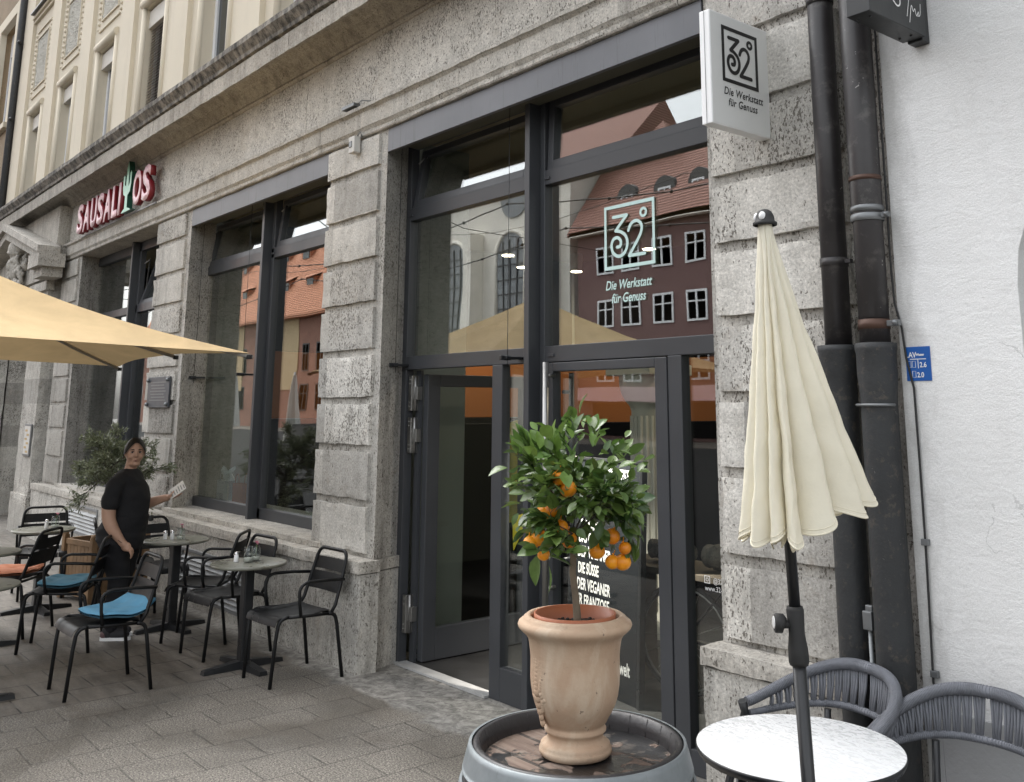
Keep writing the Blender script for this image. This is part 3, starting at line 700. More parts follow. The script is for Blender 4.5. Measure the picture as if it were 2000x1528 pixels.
# ---------------------------------------------------------------- shop front frames and panes
YF0, YF1, YG = 3.96, 4.03, 4.0
def bars(m, L, y0=YF0, y1=YF1):
    for (a, b, c_, d) in L: m.bbox(a, b, y0, y1, c_, d, .004)
def pane(parent, x0, x1, z0, z1, y=YG, name='pane', mat='glass'):
    p = MB(); p.box(x0, x1, y, y+.008, z0, z1); return wb(p, name, mat, parent)
def hopper(parent, x0, x1, z0, z1, ang):
    """bottom hung sash leaning inwards"""
    m = MB(); T = Matrix.Translation((0, YG-.015, z0)) @ Matrix.Rotation(-radians(ang), 4, 'X'); m.M = T; h = z1-z0
    for (a, b, c_, d) in ((x0, x0+.055, 0, h), (x1-.055, x1, 0, h), (x0+.055, x1-.055, 0, .06), (x0+.055, x1-.055, h-.055, h)): m.bbox(a, b, -.012, .05, c_, d, .004)
    s = wb(m, 'hopper_sash', 'grey', parent)
    p = MB(); p.M = T; p.box(x0+.05, x1-.05, .015, .023, .05, h-.05); wb(p, 'pane', 'glass', s)
    a = MB(); a.tube([(x0+.03, YG, z1-.12), (x0+.05, YG+.06, z1-.05), (x0+.03, YG+.04, z0+.2)], .008, 6); wb(a, 'stay', 'steel', s)
    return s
TZ0, TZ1 = 3.235, 3.335
def fin(m, x, z0=0): m.bbox(x-.05, x, 3.87, 4.035, z0, 3.92, .004)
# the entrance
m = MB(); bars(m, [(-6.43, -6.33, 0, 3.9), (-6.33, -4.88, 2.085, 2.185), (-4.70, -3.0, 2.085, 2.185), (-6.33, -4.88, TZ0, TZ1), (-4.70, -3.0, TZ0, TZ1), (-6.33, -4.88, 3.82, 3.9), (-4.70, -3.0, 3.82, 3.9),
                   (-4.88, -4.802, 0, 3.9), (-4.748, -4.70, 0, 3.9), (-5.245, -5.135, 0, 2.085), (-5.135, -4.88, 0, .20), (-3.65, -3.55, 0, 2.085), (-3.55, -3.0, 0, .12), (-3.05, -2.95, .12, 3.9)])
fin(m, -4.75); m.box(-6.30, -6.24, 4.035, 4.06, 0, 2.08)
for x, z in ((-6.35, 3.28), (-4.70, 3.28), (-6.37, 2.13), (-4.66, 2.13)): m.bbox(x, x+.055, 3.952, 3.965, z-.012, z+.006, .002)
D = wb(m, 'shop_front_frame', 'grey', B)
pane(D, -6.34, -4.87, 2.18, 3.24); PR = pane(D, -4.71, -3.0, 2.18, 3.24); pane(D, -5.14, -4.87, .19, 2.09, mat='doorglass'); PS = pane(D, -3.56, -3.0, .11, 2.09, mat='doorglass')
hopper(D, -6.32, -4.89, TZ1, 3.815, 9); hopper(D, -4.69, -3.06, TZ1, 3.815, 2.2)
# open left leaf, hinged at the jamb and swung into the shop
m = MB(); xl0, xl1 = -6.235, -6.17
for (a, b, c_, d) in ((4.06, 4.17, .02, 2.05), (4.97, 5.08, .02, 2.05), (4.17, 4.97, .02, .24), (4.17, 4.97, 1.96, 2.05)): m.bbox(xl0, xl1, a, b, c_, d, .004)
OD = wb(m, 'open_door', 'grey', B)
p = MB(); p.box(-6.206, -6.198, 4.16, 4.98, .23, 1.97); wb(p, 'pane', 'doorglass', OD)
for z in (.34, 1.60, 1.93-.02):
    m = MB(); m.bbox(-6.315, -6.268, 3.975, 4.045, z-.13, z+.13, .004); m.bbox(-6.268, -6.232, 4.0, 4.05, z-.05, z+.05, .004)
    for dz in (-.1, -.07, .07, .1): m.sphere((-6.29, 3.972, z+dz), .006, 8, 5)
    m.cyl((-6.268, 4.01, z-.13), .012, .26, 10); wb(m, 'hinge', 'steel', OD)
# closed right leaf
m = MB()
for (a, b, c_, d) in ((-4.695, -4.615, .02, 2.08), (-3.745, -3.655, .02, 2.08), (-4.615, -3.745, .02, .085), (-4.615, -3.745, 2.025, 2.08)): m.bbox(a, b, 3.955, 4.025, c_, d, .005)
CD = wb(m, 'closed_door', 'grey', B); pane(CD, -4.62, -3.74, .08, 2.03, mat='doorglass')
m = MB(); m.tube([(-4.60, 3.885, .56), (-4.60, 3.885, 2.08)], .019, 16)
for z in (.75, 2.0): m.tube([(-4.60, 3.885, z), (-4.60, 3.96, z)], .013, 10)
wb(m, 'outer_handle', 'steel', CD)
m = MB(); m.tube([(-4.60, 4.10, .75), (-4.60, 4.10, 2.02)], .017, 16)
for z in (.9, 1.9): m.tube([(-4.60, 4.10, z), (-4.60, 4.03, z)], .012, 10)
wb(m, 'inner_handle', 'grey', CD)
m = MB(); m.box(-6.33, -5.24, 3.925, 3.958, .002, .016); m.box(-6.33, -5.24, 3.962, 4.03, .002, .012); wb(m, 'threshold', 'signwhite2', B)
# window beside the entrance
m = MB(); bars(m, [(-10.66, -10.56, .788, 3.9), (-10.56, -8.98, .788, .885), (-8.86, -7.0, .788, .885), (-10.56, -8.98, TZ0, TZ1), (-8.86, -7.0, TZ0, TZ1), (-10.56, -8.98, 3.82, 3.9), (-8.86, -7.0, 3.82, 3.9), (-8.98, -8.912, .788, 3.9), (-8.858, -8.80, .79, 3.9), (-7.05, -6.98, .79, 3.9)])
fin(m, -8.86, .70)
for x in (-10.58, -8.84): m.bbox(x, x+.055, 3.952, 3.965, 3.27, 3.29, .002)
W2 = wb(m, 'shop_window_frame', 'grey', B)
pane(W2, -10.57, -8.97, .88, 3.24, mat='glass2'); pane(W2, -8.81, -7.0, .88, 3.24, mat='glass2'); hopper(W2, -10.55, -8.99, TZ1, 3.815, 10); hopper(W2, -8.79, -7.06, TZ1, 3.815, 7)
# window below the red letters
m = MB(); bars(m, [(-14.98, -14.88, .788, 3.92), (-14.88, -13.0, .788, .885), (-12.9, -11.2, .788, .885), (-14.88, -13.0, 3.80, 3.92), (-12.9, -11.2, 3.80, 3.92), (-14.88, -13.0, 3.0, 3.1), (-12.9, -11.2, 3.0, 3.1), (-13.04, -12.952, .79, 3.92), (-12.898, -12.84, .79, 3.92)])
fin(m, -12.9, .75)
W3 = wb(m, 'bar_window_frame', 'grey', B)
pane(W3, -14.89, -13.03, .88, 3.0); pane(W3, -14.89, -13.03, 3.1, 3.81); pane(W3, -12.85, -11.2, .88, 3.0); hopper(W3, -12.83, -11.2, 3.1, 3.75, 17)
# blind boxes across the openings, with their guide wires
for (a, b) in ((-6.262, -3.11), (-10.352, -7.19)):
    m = MB(); m.bbox(a, b, 3.695, 3.71, 3.735, 3.92, .003); m.box(a+.01, b-.01, 3.71, 3.735, 3.74, 3.91)
    m.box(a+.02, b-.02, 3.735, 3.93, 3.86, 3.915); bx = wb(m, 'blind_box', 'blind', B)
    n = MB(); n.bbox(a+.04, b-.02, 3.737, 3.955, 3.79, 3.858, .004); wb(n, 'blind_roller', 'olive_lining', bx)
    for x, zb, yy in ((a-.06, 2.12, 3.86), ((a+b)/2-.24 if a > -8 else (a+b)/2-.33, 2.12, 3.84)):
        n = MB(); n.tube([(x, yy, 3.80), (x, yy, zb-.06)], .0022, 5); n.bbox(x-.03, x+.03, yy-.03, 3.975, zb-.012, zb+.006, .003)
        n.bbox(x-.012, x+.012, yy-.06, yy+.02, zb-.018, zb+.012, .003); wb(n, 'guide_wire', 'blackmetal', bx)
for (a, b, z0, z1) in ((-9.6, -8.0, .08, .50), (-13.55, -12.35, .28, .62)):
    m = MB(); m.bbox(a, a+.03, 3.55, 3.575, z0, z1, .003); m.bbox(b-.03, b, 3.55, 3.575, z0, z1, .003); m.bbox(a+.03, b-.03, 3.55, 3.575, z1-.03, z1, .003); m.bbox(a+.03, b-.03, 3.55, 3.575, z0, z0+.03, .003)
    k = int((z1-z0-.06)/.042)
    for i in range(k): z = z0+.035+i*.042; m.add([(a+.03, 3.545, z), (b-.03, 3.545, z), (b-.03, 3.57, z+.034), (a+.03, 3.57, z+.034), (a+.03, 3.549, z-.002), (b-.03, 3.549, z-.002)], [(0, 1, 2, 3), (0, 4, 5, 1)])
    wb(m, 'louvre_vent', 'louvre', B)
# number sign and lettering on the glass
m = MB(); logo32(m, frame((-4.165, 3.994, 2.625), (1, 0, 0), (0, 0, 1)), .40, .37, .020)
for t, x, z, sh in (('Die Werkstatt', -4.17, 2.495, .25), ('für Genuss', -4.12, 2.415, .25)):
    put_text(m, text_mesh(t, .078, shear=sh, offset=.0012, xs=.82), frame((x, 3.993, z), (1, 0, 0), (0, 0, 1)))
wb(m, 'window_lettering', 'mint', PR)
m = MB()
for t, x, z in (('@32.grad', -3.40, .925), ('www.32-grad.de', -3.455, .885)): put_text(m, text_mesh(t, .036, xs=.85), frame((x, 3.993, z), (1, 0, 0), (0, 0, 1)))
F_ = frame((-3.455, 3.993, .922), (1, 0, 0), (0, 0, 1)); stroke(m, [(0, 0), (.034, 0), (.034, .034), (0, .034)], .004, F_, .001, closed=True); stroke(m, [(.017+.008*cos(a*pi/5), .017+.008*sin(a*pi/5)) for a in range(10)], .003, F_, .001, closed=True)
wb(m, 'side_window_lettering', 'whitepaint', PS)

# ---------------------------------------------------------------- inside the shop
m = MB(); m.box(-15.5, -2.6, 4.2, 14.0, .006, .012); m.box(-6.33, -3.1, 4.03, 4.2, .006, .012); wb(m, 'interior_floor', 'intfloor', B)
m = MB(); m.box(-15.5, -2.6, 4.15, 14.0, 3.95, 4.0); wb(m, 'interior_ceiling', 'ceil', B)
m = MB(); m.box(-15.6, -2.5, 14.0, 14.1, 0, 4.0); m.box(-2.6, -2.5, 4.15, 14.0, 0, 4.0); m.box(-15.6, -15.5, 4.15, 14.0, 0, 4.0); m.box(-11.25, -10.75, 4.2, 14, 0, 3.95)
m.box(-6.95, -6.55, 4.2, 4.67, 0, 3.95); wb(m, 'interior_walls', 'intwall', B)
m = MB(); m.box(-10.7, -2.65, 9.6, 9.7, 1.58, 2.45); m.box(-10.748, -10.70, 4.8, 9.6, 1.68, 2.45); wb(m, 'interior_orange_wall', 'orange_wall', B)
m = MB(); m.box(-10.75, -10.70, 4.8, 9.5, .012, 1.67); m.box(-10.7, -2.65, 9.6, 9.7, 2.455, 3.94); m.box(-10.75, -10.70, 4.8, 9.55, 2.455, 3.94); m.box(-10.7, -2.65, 9.5, 9.72, .012, 1.575); m.box(-6.95, -6.6, 4.672, 9.4, .012, 1.67); wb(m, 'interior_cladding', 'darkint', B)
lp = [(-10.03, 9.04), (-9.5, 7.4), (-8.0, 8.4), (-10.2, 8.2), (-6.6, 8.8), (-4.8, 8.3), (-4.0, 6.2)]
for (x, y) in lp:
    m = MB(); m.cyl((x, y, 3.70), .09, .25, 20); dl = wb(m, 'shop_or_added_downlight', 'whitepaint', B)
    m = MB(); m.cyl((x, y, 3.692), .075, .006, 20); wb(m, 'lens', 'lamp', dl)
for i, (x, y, z, e) in enumerate(((-9.5, 7.4, 3.685, 16), (-4.8, 8.3, 3.685, 7), (-4.0, 6.2, 3.685, 6), (-10.03, 9.04, 3.685, 8))):
    L = bpy.data.lights.new('downlight_glow', 'AREA'); L.energy = e; L.shape = 'DISK'; L.size = .14; L.color = (1, .84, .64); o = bpy.data.objects.new('downlight_glow', L); COL.objects.link(o); o.location = (x, y, z)
L = bpy.data.lights.new('added_board_spot', 'SPOT'); L.energy = 170; L.spot_size = radians(84); L.spot_blend = .8; L.shadow_soft_size = .02; L.color = (1, .93, .84); o = bpy.data.objects.new('added_board_spot', L); COL.objects.link(o); o.location = (-4.93, 4.12, 2.11); o.rotation_euler = (Vector((-4.93, 4.12, 2.11))-Vector((-4.9, 4.66, .85))).to_track_quat('Z', 'Y').to_euler()  # added spot hidden behind the transom bar, brightens the menu board
m = MB(); m.cyl((-4.93, 4.12, 2.12), .03, .05, 16); dl = wb(m, 'shop_or_added_downlight', 'whitepaint', B)  # unseen housing added for the menu board spot, no fitting of the shop
m = MB(); m.bbox(-4.95, -2.7, 4.72, 5.15, .76, .80, .004); m.box(-3.0, -2.95, 4.75, 5.1, 0, .76); m.box(-4.9, -4.85, 4.75, 5.1, 0, .76)
tag(wb(m, 'shelf_table', 'greywood'), 'narrow wooden shelf table just inside the door carrying split logs', 'shelf')
for i, (x, y, l, r) in enumerate(((-4.55, 4.93, .34, .075), (-4.05, 4.9, .30, .085), (-3.55, 4.92, .36, .07))):
    m = MB(); pts = [(x-l/2+l*k/8, y+.01*sin(k*2+i), .80+r+.005*sin(k)) for k in range(9)]; m.tube(pts, [r*(.85+.2*noise.noise(Vector((k*1.3, i, 0)))) for k in range(9)], 14)
    tag(wb(m, 'log', 'log'), ('cracked grey log at the menu board end of the shelf', 'thickest split log in the middle of the shelf behind the glass', 'split log on the shelf nearest the stone pier')[i], 'log', 'split logs on the shelf inside the door')
m = MB(); c = (-5.75, 6.0, 0)
m.lathe([(.20, 0), (.20, .12), (.165, .16), (.155, .2), (.15, 1.78), (.165, 1.82), (.20, 1.86), (.235, 1.93), (.25, 2.0), (.25, 2.07)], c, 40)
for k in range(20): a = 2*pi*k/20; m.tube([(c[0]+.155*cos(a), c[1]+.155*sin(a), .22), (c[0]+.152*cos(a), c[1]+.152*sin(a), 1.74)], .012, 6)
m.bbox(c[0]-.26, c[0]+.26, c[1]-.26, c[1]+.26, 2.07, 2.16, .01); tag(wb(m, 'fluted_column', 'intcolumn'), 'cream fluted column with a round capital standing inside the shop', 'column')
# menu board
mt = thing('menu_board', 'tall black chalk menu board with white hand lettering inside the closed glass door', 'menu board', (-4.85, 4.55, 0))
Tm = frame((-5.22, 4.62, 0.01), (.985, -.17, 0), (.0, .045, 1)); m = MB(); m.M = Tm
m.bbox(0, .79, 0, 1.44, -.02, 0, .003); wb(m, 'board', 'board', mt)
m = MB(); m.M = Tm
for (a, b, c_, d) in ((-.03, 0, 0, 1.46), (.79, .82, 0, 1.46), (0, .79, 1.44, 1.46)): m.bbox(a, b, c_, d, -.03, .012, .003)
wb(m, 'board_frame', 'blackmetal', mt)
m = MB(); m.M = Tm
for t, x, z, sz in (('TAGESBESTEST', .24, 1.32, .10), ('GENUSS', .30, 1.22, .09), ('NATÜR', .34, 1.12, .10), ('DIE KÄSE', .10, .985, .08), ('DAS GROSSE', .08, .895, .085), ('DER VEGANER', .07, .80, .095), ('DIE SÜSSE', .08, .695, .09), ('DER VEGANER', .07, .59, .095), ('DER FRANZOSE', .03, .49, .095), ('Dinkelwelt', .42, .16, .10)):
    put_text(m, text_mesh(t, sz*1.08, offset=.0022, xs=.60), Matrix.Translation((x, z, .0025)))
wb(m, 'chalk_lettering', 'whitepaint', mt)
# bags on the inner window ledge
m = MB(); m.box(-10.6, -7.0, 4.2, 4.75, .70, .76); m.box(-10.6, -7.0, 4.16, 4.22, .0, .76); wb(m, 'inner_window_ledge', 'intwall', B)
def bag(x, y, w, h, mat, label, tissue=False):
    t = thing('paper_bag', label, 'paper bag', (x, y, .762), 0, 'paper bags on the window ledge'); m = MB()
    m.add([(-w/2, -.05, 0), (w/2, -.05, 0), (w/2, .05, 0), (-w/2, .05, 0), (-w/2-.01, -.05, h), (w/2+.01, -.05, h), (w/2+.01, .05, h), (-w/2-.01, .05, h), (-w/2+.02, 0, h*.5), (w/2-.02, 0, h*.5)], [(0, 1, 5, 4), (1, 2, 9), (1, 9, 5), (2, 6, 9), (5, 9, 6), (2, 3, 7, 6), (3, 0, 8), (0, 4, 8), (4, 7, 8), (7, 3, 8), (0, 3, 2, 1)])
    m.build('bag_body', mat, t)
    m = MB()
    for yy in (-.052, .052): m.tube([(-w*.22, yy, h-.03), (-w*.2, yy, h+.06), (-w*.05, yy, h+.1), (w*.1, yy, h+.1), (w*.22, yy, h+.05), (w*.23, yy, h-.03)], .004, 6)
    m.build('handle', mat, t)
    if tissue:
        m = MB(); m.grid(lambda u, v: ((u-.5)*w*(.8+.3*v), .03*sin(u*9)+.02*sin(v*7), h-.03+v*.13+.05*sin(u*7+2)*v), 12, 8); m.build('tissue_paper', 'tissue', t)
        m = MB(); stroke(m, [(-.035, .06), (.035, .06), (.035, .13), (-.035, .13)], .006, frame((0, -.054, 0), (1, 0, 0), (0, 0, 1)), .001, closed=True); put_text(m, text_mesh('32', .06, offset=.001, xs=.8), frame((-.028, -.054, .074), (1, 0, 0), (0, 0, 1))); m.build('printed_number', 'black', t)
bag(-10.42, 4.30, .27, .27, 'bagw', 'pale blue paper bag stuffed with white tissue in the window', True); bag(-10.12, 4.34, .22, .25, 'bagb', 'brown paper bag beside the pale blue bag in the window')
JL = ('leftmost small glass jar in the row on the window ledge', 'second small glass jar from the left on the window ledge', 'middle small glass jar in the row of five on the window ledge', 'second small glass jar from the pier on the window ledge', 'small glass jar nearest the pier on the window ledge')
for i in range(5):
    x = -8.45+i*.17; m = MB(); hh = .09+.02*(i % 3); m.lathe([(.0, 0), (.03, 0), (.033, .01), (.033, hh), (.024, hh+.015), (.024, hh+.03), (0, hh+.03)], (x, 4.28+.05*(i % 2), .762), 16)
    tag(wb(m, 'glass_jar', 'jar'), JL[i], 'jar', 'small glass jars on the window ledge')
m = MB(); m.tube([(-8.5, 4.45, .80), (-8.3, 4.42, .80), (-8.1, 4.46, .80)], [.05, .09, .05], 10, flat=1.8); tag(wb(m, 'folded_cloth', 'tissue'), 'pale folded cloth lying on the ledge behind the small jars', 'cloth')
# yellow raincoat seen through the open leaf
m = MB(); 
def coat(u, v):
    a = 2*pi*u; r = .12+.10*v**.7+.018*sin(a*7)*v; return (-6.42+r*.5*cos(a), 5.15+r*1.15*sin(a), 1.62-v*.72)
m.grid(coat, 48, 14); m.tube([(-6.42, 4.98, 1.55), (-6.36, 4.9, 1.3), (-6.34, 4.88, 1.02)], [.055, .05, .045], 12); m.tube([(-6.5, 5.32, 1.55), (-6.46, 5.40, 1.3), (-6.46, 5.41, 1.02)], [.055, .05, .045], 12); m.sphere((-6.42, 5.13, 1.62), .12, 14, 8, (.6, 1, .7))
tag(wb(m, 'raincoat', 'yellow'), 'yellow raincoat hanging behind the glass of the open door', 'raincoat')
m = MB(); m.add([(-5.10, 4.03, 1.11), (-4.98, 4.03, 1.14), (-4.93, 4.035, 1.05), (-5.03, 4.03, .98), (-5.09, 4.03, .90), (-5.10, 4.031, 1.0)], [(0, 5, 3, 1), (1, 3, 2), (5, 4, 3)]); m.add([(v[0], v[1]+.002, v[2]) for v in m.v], [(1, 3, 5, 0), (2, 3, 1), (3, 4, 5)])
tag(wb(m, 'flyer', 'yellow'), 'yellow folded flyer stuck inside the narrow side light', 'flyer')
# bicycle parked inside behind the door glass
def bicycle(loc, rz):
    t = thing('bicycle', 'black bicycle leaning inside below the log shelf behind the door glass', 'bicycle', loc, rz)
    for x in (-.5, .5):
        m = MB(); m.tube([(x+.33*cos(2*pi*k/36), 0, .34+.33*sin(2*pi*k/36)) for k in range(36)], .016, 8, closed=True); w = m.build('wheel', 'rubber', t)
        m = MB(); m.tube([(x+.31*cos(2*pi*k/36), 0, .34+.31*sin(2*pi*k/36)) for k in range(36)], .008, 6, closed=True); m.sphere((x, 0, .34), .025, 8, 6)
        for k in range(16): a = 2*pi*k/16; m.tube([(x, .02*(-1)**k, .34), (x+.31*cos(a), 0, .34+.31*sin(a))], .0018, 4)
        m.build('spokes', 'steel', w)
    m = MB(); m.tube([(-.5, 0, .34), (-.05, 0, .30), (-.15, 0, .72), (-.5, 0, .34)], .013, 8); m.tube([(-.05, 0, .30), (.33, 0, .66), (-.13, 0, .66)], .015, 8); m.tube([(.5, 0, .34), (.36, 0, .62), (.32, 0, .78)], .014, 8); m.build('frame', 'blackmetal', t)
    m = MB(); m.tube([(.32, 0, .78), (.30, 0, .84), (.32, -.15, .85), (.28, -.28, .84)], .011, 8); m.tube([(.30, 0, .84), (.32, .15, .85), (.28, .28, .84)], .011, 8); m.build('handlebar', 'blackmetal', t)
    m = MB(); m.sphere((-.17, 0, .77), .11, 14, 8, (1.2, .7, .3)); m.build('saddle', 'rubber', t)
    m = MB(); m.tube([(-.05+.09*cos(2*pi*k/20), -.03, .30+.09*sin(2*pi*k/20)) for k in range(20)], .008, 6, closed=True); m.tube([(-.05, -.05, .3), (.04, -.05, .17), (.1, -.1, .17)], .01, 6); m.build('crank', 'steel', t)
bicycle((-3.95, 5.02, .012), radians(12))
# folded umbrella in the side window
m = MB(); m.tube([(-3.25, 4.2, .05), (-3.27, 4.2, .35), (-3.28, 4.2, .62), (-3.26, 4.2, .70)], [.03, .06, .085, .05], 14); m.tube([(-3.26, 4.2, .70), (-3.34, 4.18, .90)], .006, 6); tag(wb(m, 'folded_umbrella', 'burgumb'), 'dark purple folded umbrella behind the side window by the pier', 'umbrella')

# ---------------------------------------------------------------- white building, neighbour, opposite side
WB_ = thing('white_building', 'white roughcast building with an arched opening right of the drainpipes', 'building', (2, 3.9, 0))
m = MB(); ar = [(-.99-.58*cos(pi*k/14), 2.25+.58*sin(pi*k/14)) for k in range(15)]
# wall sheet left of, above and right of the arch, 0.3 m thick
L = [(-2.055, .0), (-2.055, 9.0), (7, 9.0), (7, 0), (-.41, 0), (-.41, 1.0)]+list(reversed(ar))+[(-1.57, 1.0), (-1.57, 0)]
m.prism([(-2.055, 0), (-1.57, 0), (-1.57, 2.25), (-2.055, 2.25)][::1], F3, 3.60, 3.95); m.prism([(-.41, 0), (7, 0), (7, 2.25), (-.41, 2.25)], F3, 3.60, 3.95)
m.prism([(-2.055, 2.25), (-1.57, 2.25)]+ar[1:-1]+[(-.41, 2.25), (7, 2.25), (7, 9), (-2.055, 9)], F3, 3.60, 3.95); m.prism([(-1.57, 0), (-.41, 0), (-.41, 1.0), (-1.57, 1.0)], F3, 3.62, 3.95)
wb(m, 'wall', 'white', WB_)
m = MB(); m.rough(-2.02, 6.9, 3.585, 3.61, 0, .71, .2, .004, .004, 3); wb(m, 'base_band', 'greyband', WB_)
m = MB(); m.box(-1.57, -.41, 3.88, 3.93, 1.0, 2.83); wb(m, 'recessed_window', 'intwall', WB_)
m = MB(); m.grid(lambda u, v: (-2.30+u*.27, 3.70+.035*noise.noise(Vector((u*3, v*26, 2))), v*6), 10, 150, False); wb(m, 'mortar_joint', 'stone_jamb', WB_)

NB = thing('brown_building', 'brown roughcast house beyond the cream building at the far left', 'building', (-24, 4.5, 0))
m = MB(); m.box(-40, -23.4, 3.80, 4.3, 0, 16); m.box(-21.55, -20.81, 3.80, 4.3, 0, 16); m.box(-23.4, -21.55, 3.80, 4.3, 0, 7.55); m.box(-23.4, -21.55, 3.80, 4.3, 10.05, 16); wb(m, 'wall', 'brown', NB)
m = MB()
for (a, b, c_, d) in ((-23.5, -23.25, 7.5, 10.2), (-21.7, -21.5, 7.5, 10.2), (-23.25, -21.7, 9.95, 10.2)): m.bbox(a, b, 3.77, 3.9, c_, d, .01)
m.bbox(-23.5, -21.45, 3.70, 3.9, 7.38, 7.5, .01); wb(m, 'window_surround', 'cream', NB)
m = MB()
for (a, b, c_, d) in ((-23.25, -23.15, 7.5, 9.95), (-21.8, -21.7, 7.5, 9.95), (-23.15, -21.8, 9.4, 9.95), (-23.15, -21.8, 7.5, 7.6), (-22.5, -22.4, 7.6, 9.4)): m.bbox(a, b, 4.0, 4.06, c_, d, .006)
wf = wb(m, 'window_frame', 'winwhite', NB); m = MB(); m.box(-23.2, -21.75, 4.03, 4.04, 7.5, 9.9); wb(m, 'pane', 'winpane', wf)

def facade_windows(parent, xs, rows, y, w, frame_mat='winwhite', pane_mat='winpane'):
    """street front facing +Y at depth y"""
    for x in xs:
        for (z0, z1) in rows:
            m = MB()
            for (a, b, c_, d) in ((x-w/2, x-w/2+.12, z0, z1), (x+w/2-.12, x+w/2, z0, z1), (x-w/2+.12, x+w/2-.12, z1-.12, z1), (x-w/2+.12, x+w/2-.12, z0, z0+.12), (x-.06, x+.06, z0+.12, z1-.12)): m.box(a, b, y-.02, y+.05, c_, d)
            m.box(x-w/2+.12, x+w/2-.12, y-.01, y+.04, z0+(z1-z0)*.62, z0+(z1-z0)*.62+.08)
            f = wb(m, 'window_frame', frame_mat, parent); p = MB(); p.box(x-w/2+.05, x+w/2-.05, y-.05, y+.0, z0+.05, z1-.05); wb(p, 'pane', random.choice(('winpane', 'winpane2')) if pane_mat == 'winpane' else pane_mat, f)
def gable_roof(x0, x1, y0, y1, z0, z1, mat, parent, over=.5, name='roof'):
    m = MB(); ym = (y0+y1)/2; o = over
    m.add([(x0-o, y1+o, z0-.2), (x1+o, y1+o, z0-.2), (x1+o, ym, z1), (x0-o, ym, z1), (x0-o, y0-o, z0-.2), (x1+o, y0-o, z0-.2), (x0-o, y1+o, z0-.45), (x1+o, y1+o, z0-.45), (x0-o, y0-o, z0-.45), (x1+o, y0-o, z0-.45)],
          [(0, 1, 2, 3), (3, 2, 5, 4), (6, 7, 1, 0), (4, 5, 9, 8), (0, 3, 4, 8, 6), (1, 7, 9, 5, 2), (6, 8, 9, 7)]); return wb(m, name, mat, parent)
YO = -32.0
# burgundy house
BH = thing('burgundy_house', 'burgundy house with white windows and round dormers across the street', 'building', (-33, -36, 0))
m = MB(); m.box(-44.2, -20, YO-9, YO, 0, 12.6); wb(m, 'wall', 'burgundy', BH); m = MB(); m.box(-44.5, -19.8, YO, YO+.5, 12.3, 12.6); wb(m, 'eaves', 'church', BH)
gable_roof(-44.2, -20, YO-9, YO, 12.8, 19.6, 'roof2', BH)
XB = [-41.8, -39.6, -37.05, -34.6, -32.2, -29.8, -27.4, -25]
facade_windows(BH, XB, [(9.75, 11.45), (6.5, 8.2), (3.3, 4.9)], YO, 1.5)
for x in (-40.6, -37.6, -34.9, -31.5, -28):
    m = MB(); m.box(x-.75, x+.75, YO-2.6, YO-.9, 13.0, 14.6); m.tube([(x, YO-3.2, 14.4), (x, YO-.8, 14.4)], .85, 20); dm = wb(m, 'dormer', 'blackmetal', BH)
    m = MB()
    for (a, b, c_, d) in ((x-.5, x-.38, 13.3, 14.6), (x+.38, x+.5, 13.3, 14.6), (x-.38, x+.38, 14.48, 14.6), (x-.38, x+.38, 13.3, 13.42), (x-.05, x+.05, 13.4, 14.5)): m.box(a, b, YO-.9, YO-.78, c_, d)
    wb(m, 'dormer_window', 'winwhite', dm)
m = MB(); m.box(-44, -24, YO, YO+.3, 2.2, 3.0); wb(m, 'fascia', 'pink', BH)
m = MB(); m.box(-43, -25, YO-.05, YO+.02, .2, 2.1); wb(m, 'shop_windows', 'darkint', BH)
# church
CH = thing('church', 'pale church with tall arched windows and brown red roof across the street', 'church', (-56, -36, 0))
m = MB(); m.box(-66, -45.2, YO-14, YO-.2, 0, 17.8); m.box(-55.6, -54.6, YO-.3, YO+.9, 0, 14.0); m.box(-47.4, -46.4, YO-.3, YO+.9, 0, 14.0); m.box(-62.6, -60.1, YO-.3, YO+.6, 0, 17.5); m.box(-66.3, -45, YO-.2, YO+.5, 17.3, 18.3); wb(m, 'wall', 'church', CH)
def arched(cx_, w, z0, z1, y, parent):
    m = MB(); r = w/2; pts = [(cx_-r, z0), (cx_+r, z0)]+[(cx_+r*cos(pi*k/14), z1-r+r*sin(pi*k/14)) for k in range(15)]
    m.prism(pts, F3, y-.1, y+.02); f = wb(m, 'arched_window', 'winpane2', parent); m = MB()
    for k in range(1, 4): m.box(cx_-r+w*k/4-.05, cx_-r+w*k/4+.05, y, y+.08, z0, z1-r*.35)
    z = z0+.9
    while z < z1-.6: m.box(cx_-r+.1, cx_+r-.1, y+.01, y+.07, z, z+.09); z += 1.0
    wb(m, 'glazing_bars', 'blackmetal', f)
    m = MB(); m.tube([(cx_-r-.1, y, z0)]+[(cx_+(r+.1)*cos(pi-pi*k/14), y, z1-r+(r+.1)*sin(pi*k/14)) for k in range(15)]+[(cx_+r+.1, y, z0)], .16, 8); wb(m, 'window_surround', 'church', f)
for x in (-58.1, -51.3, -44.9+.2): arched(x, 3.1 if x > -55 else 2.9, 6.5, 13.7, YO-.18, CH) if x < -45.5 else None
arched(-49.9+.0, .001, 0, .1, YO, CH) if False else None
m = MB(); m.cyl((0, 0, 0), 1.6, .1, 32); m2 = MB(); m2.M = Matrix.Translation((-51.0, YO-.2, 16.2)) @ Matrix.Rotation(-pi/2, 4, 'X'); m2.cyl((0, 0, 0), 1.5, .1, 32); wb(m2, 'round_window', 'winpane2', CH)
gable_roof(-66, -45.2, YO-14, YO-.2, 18.2, 27, 'roof2', CH)
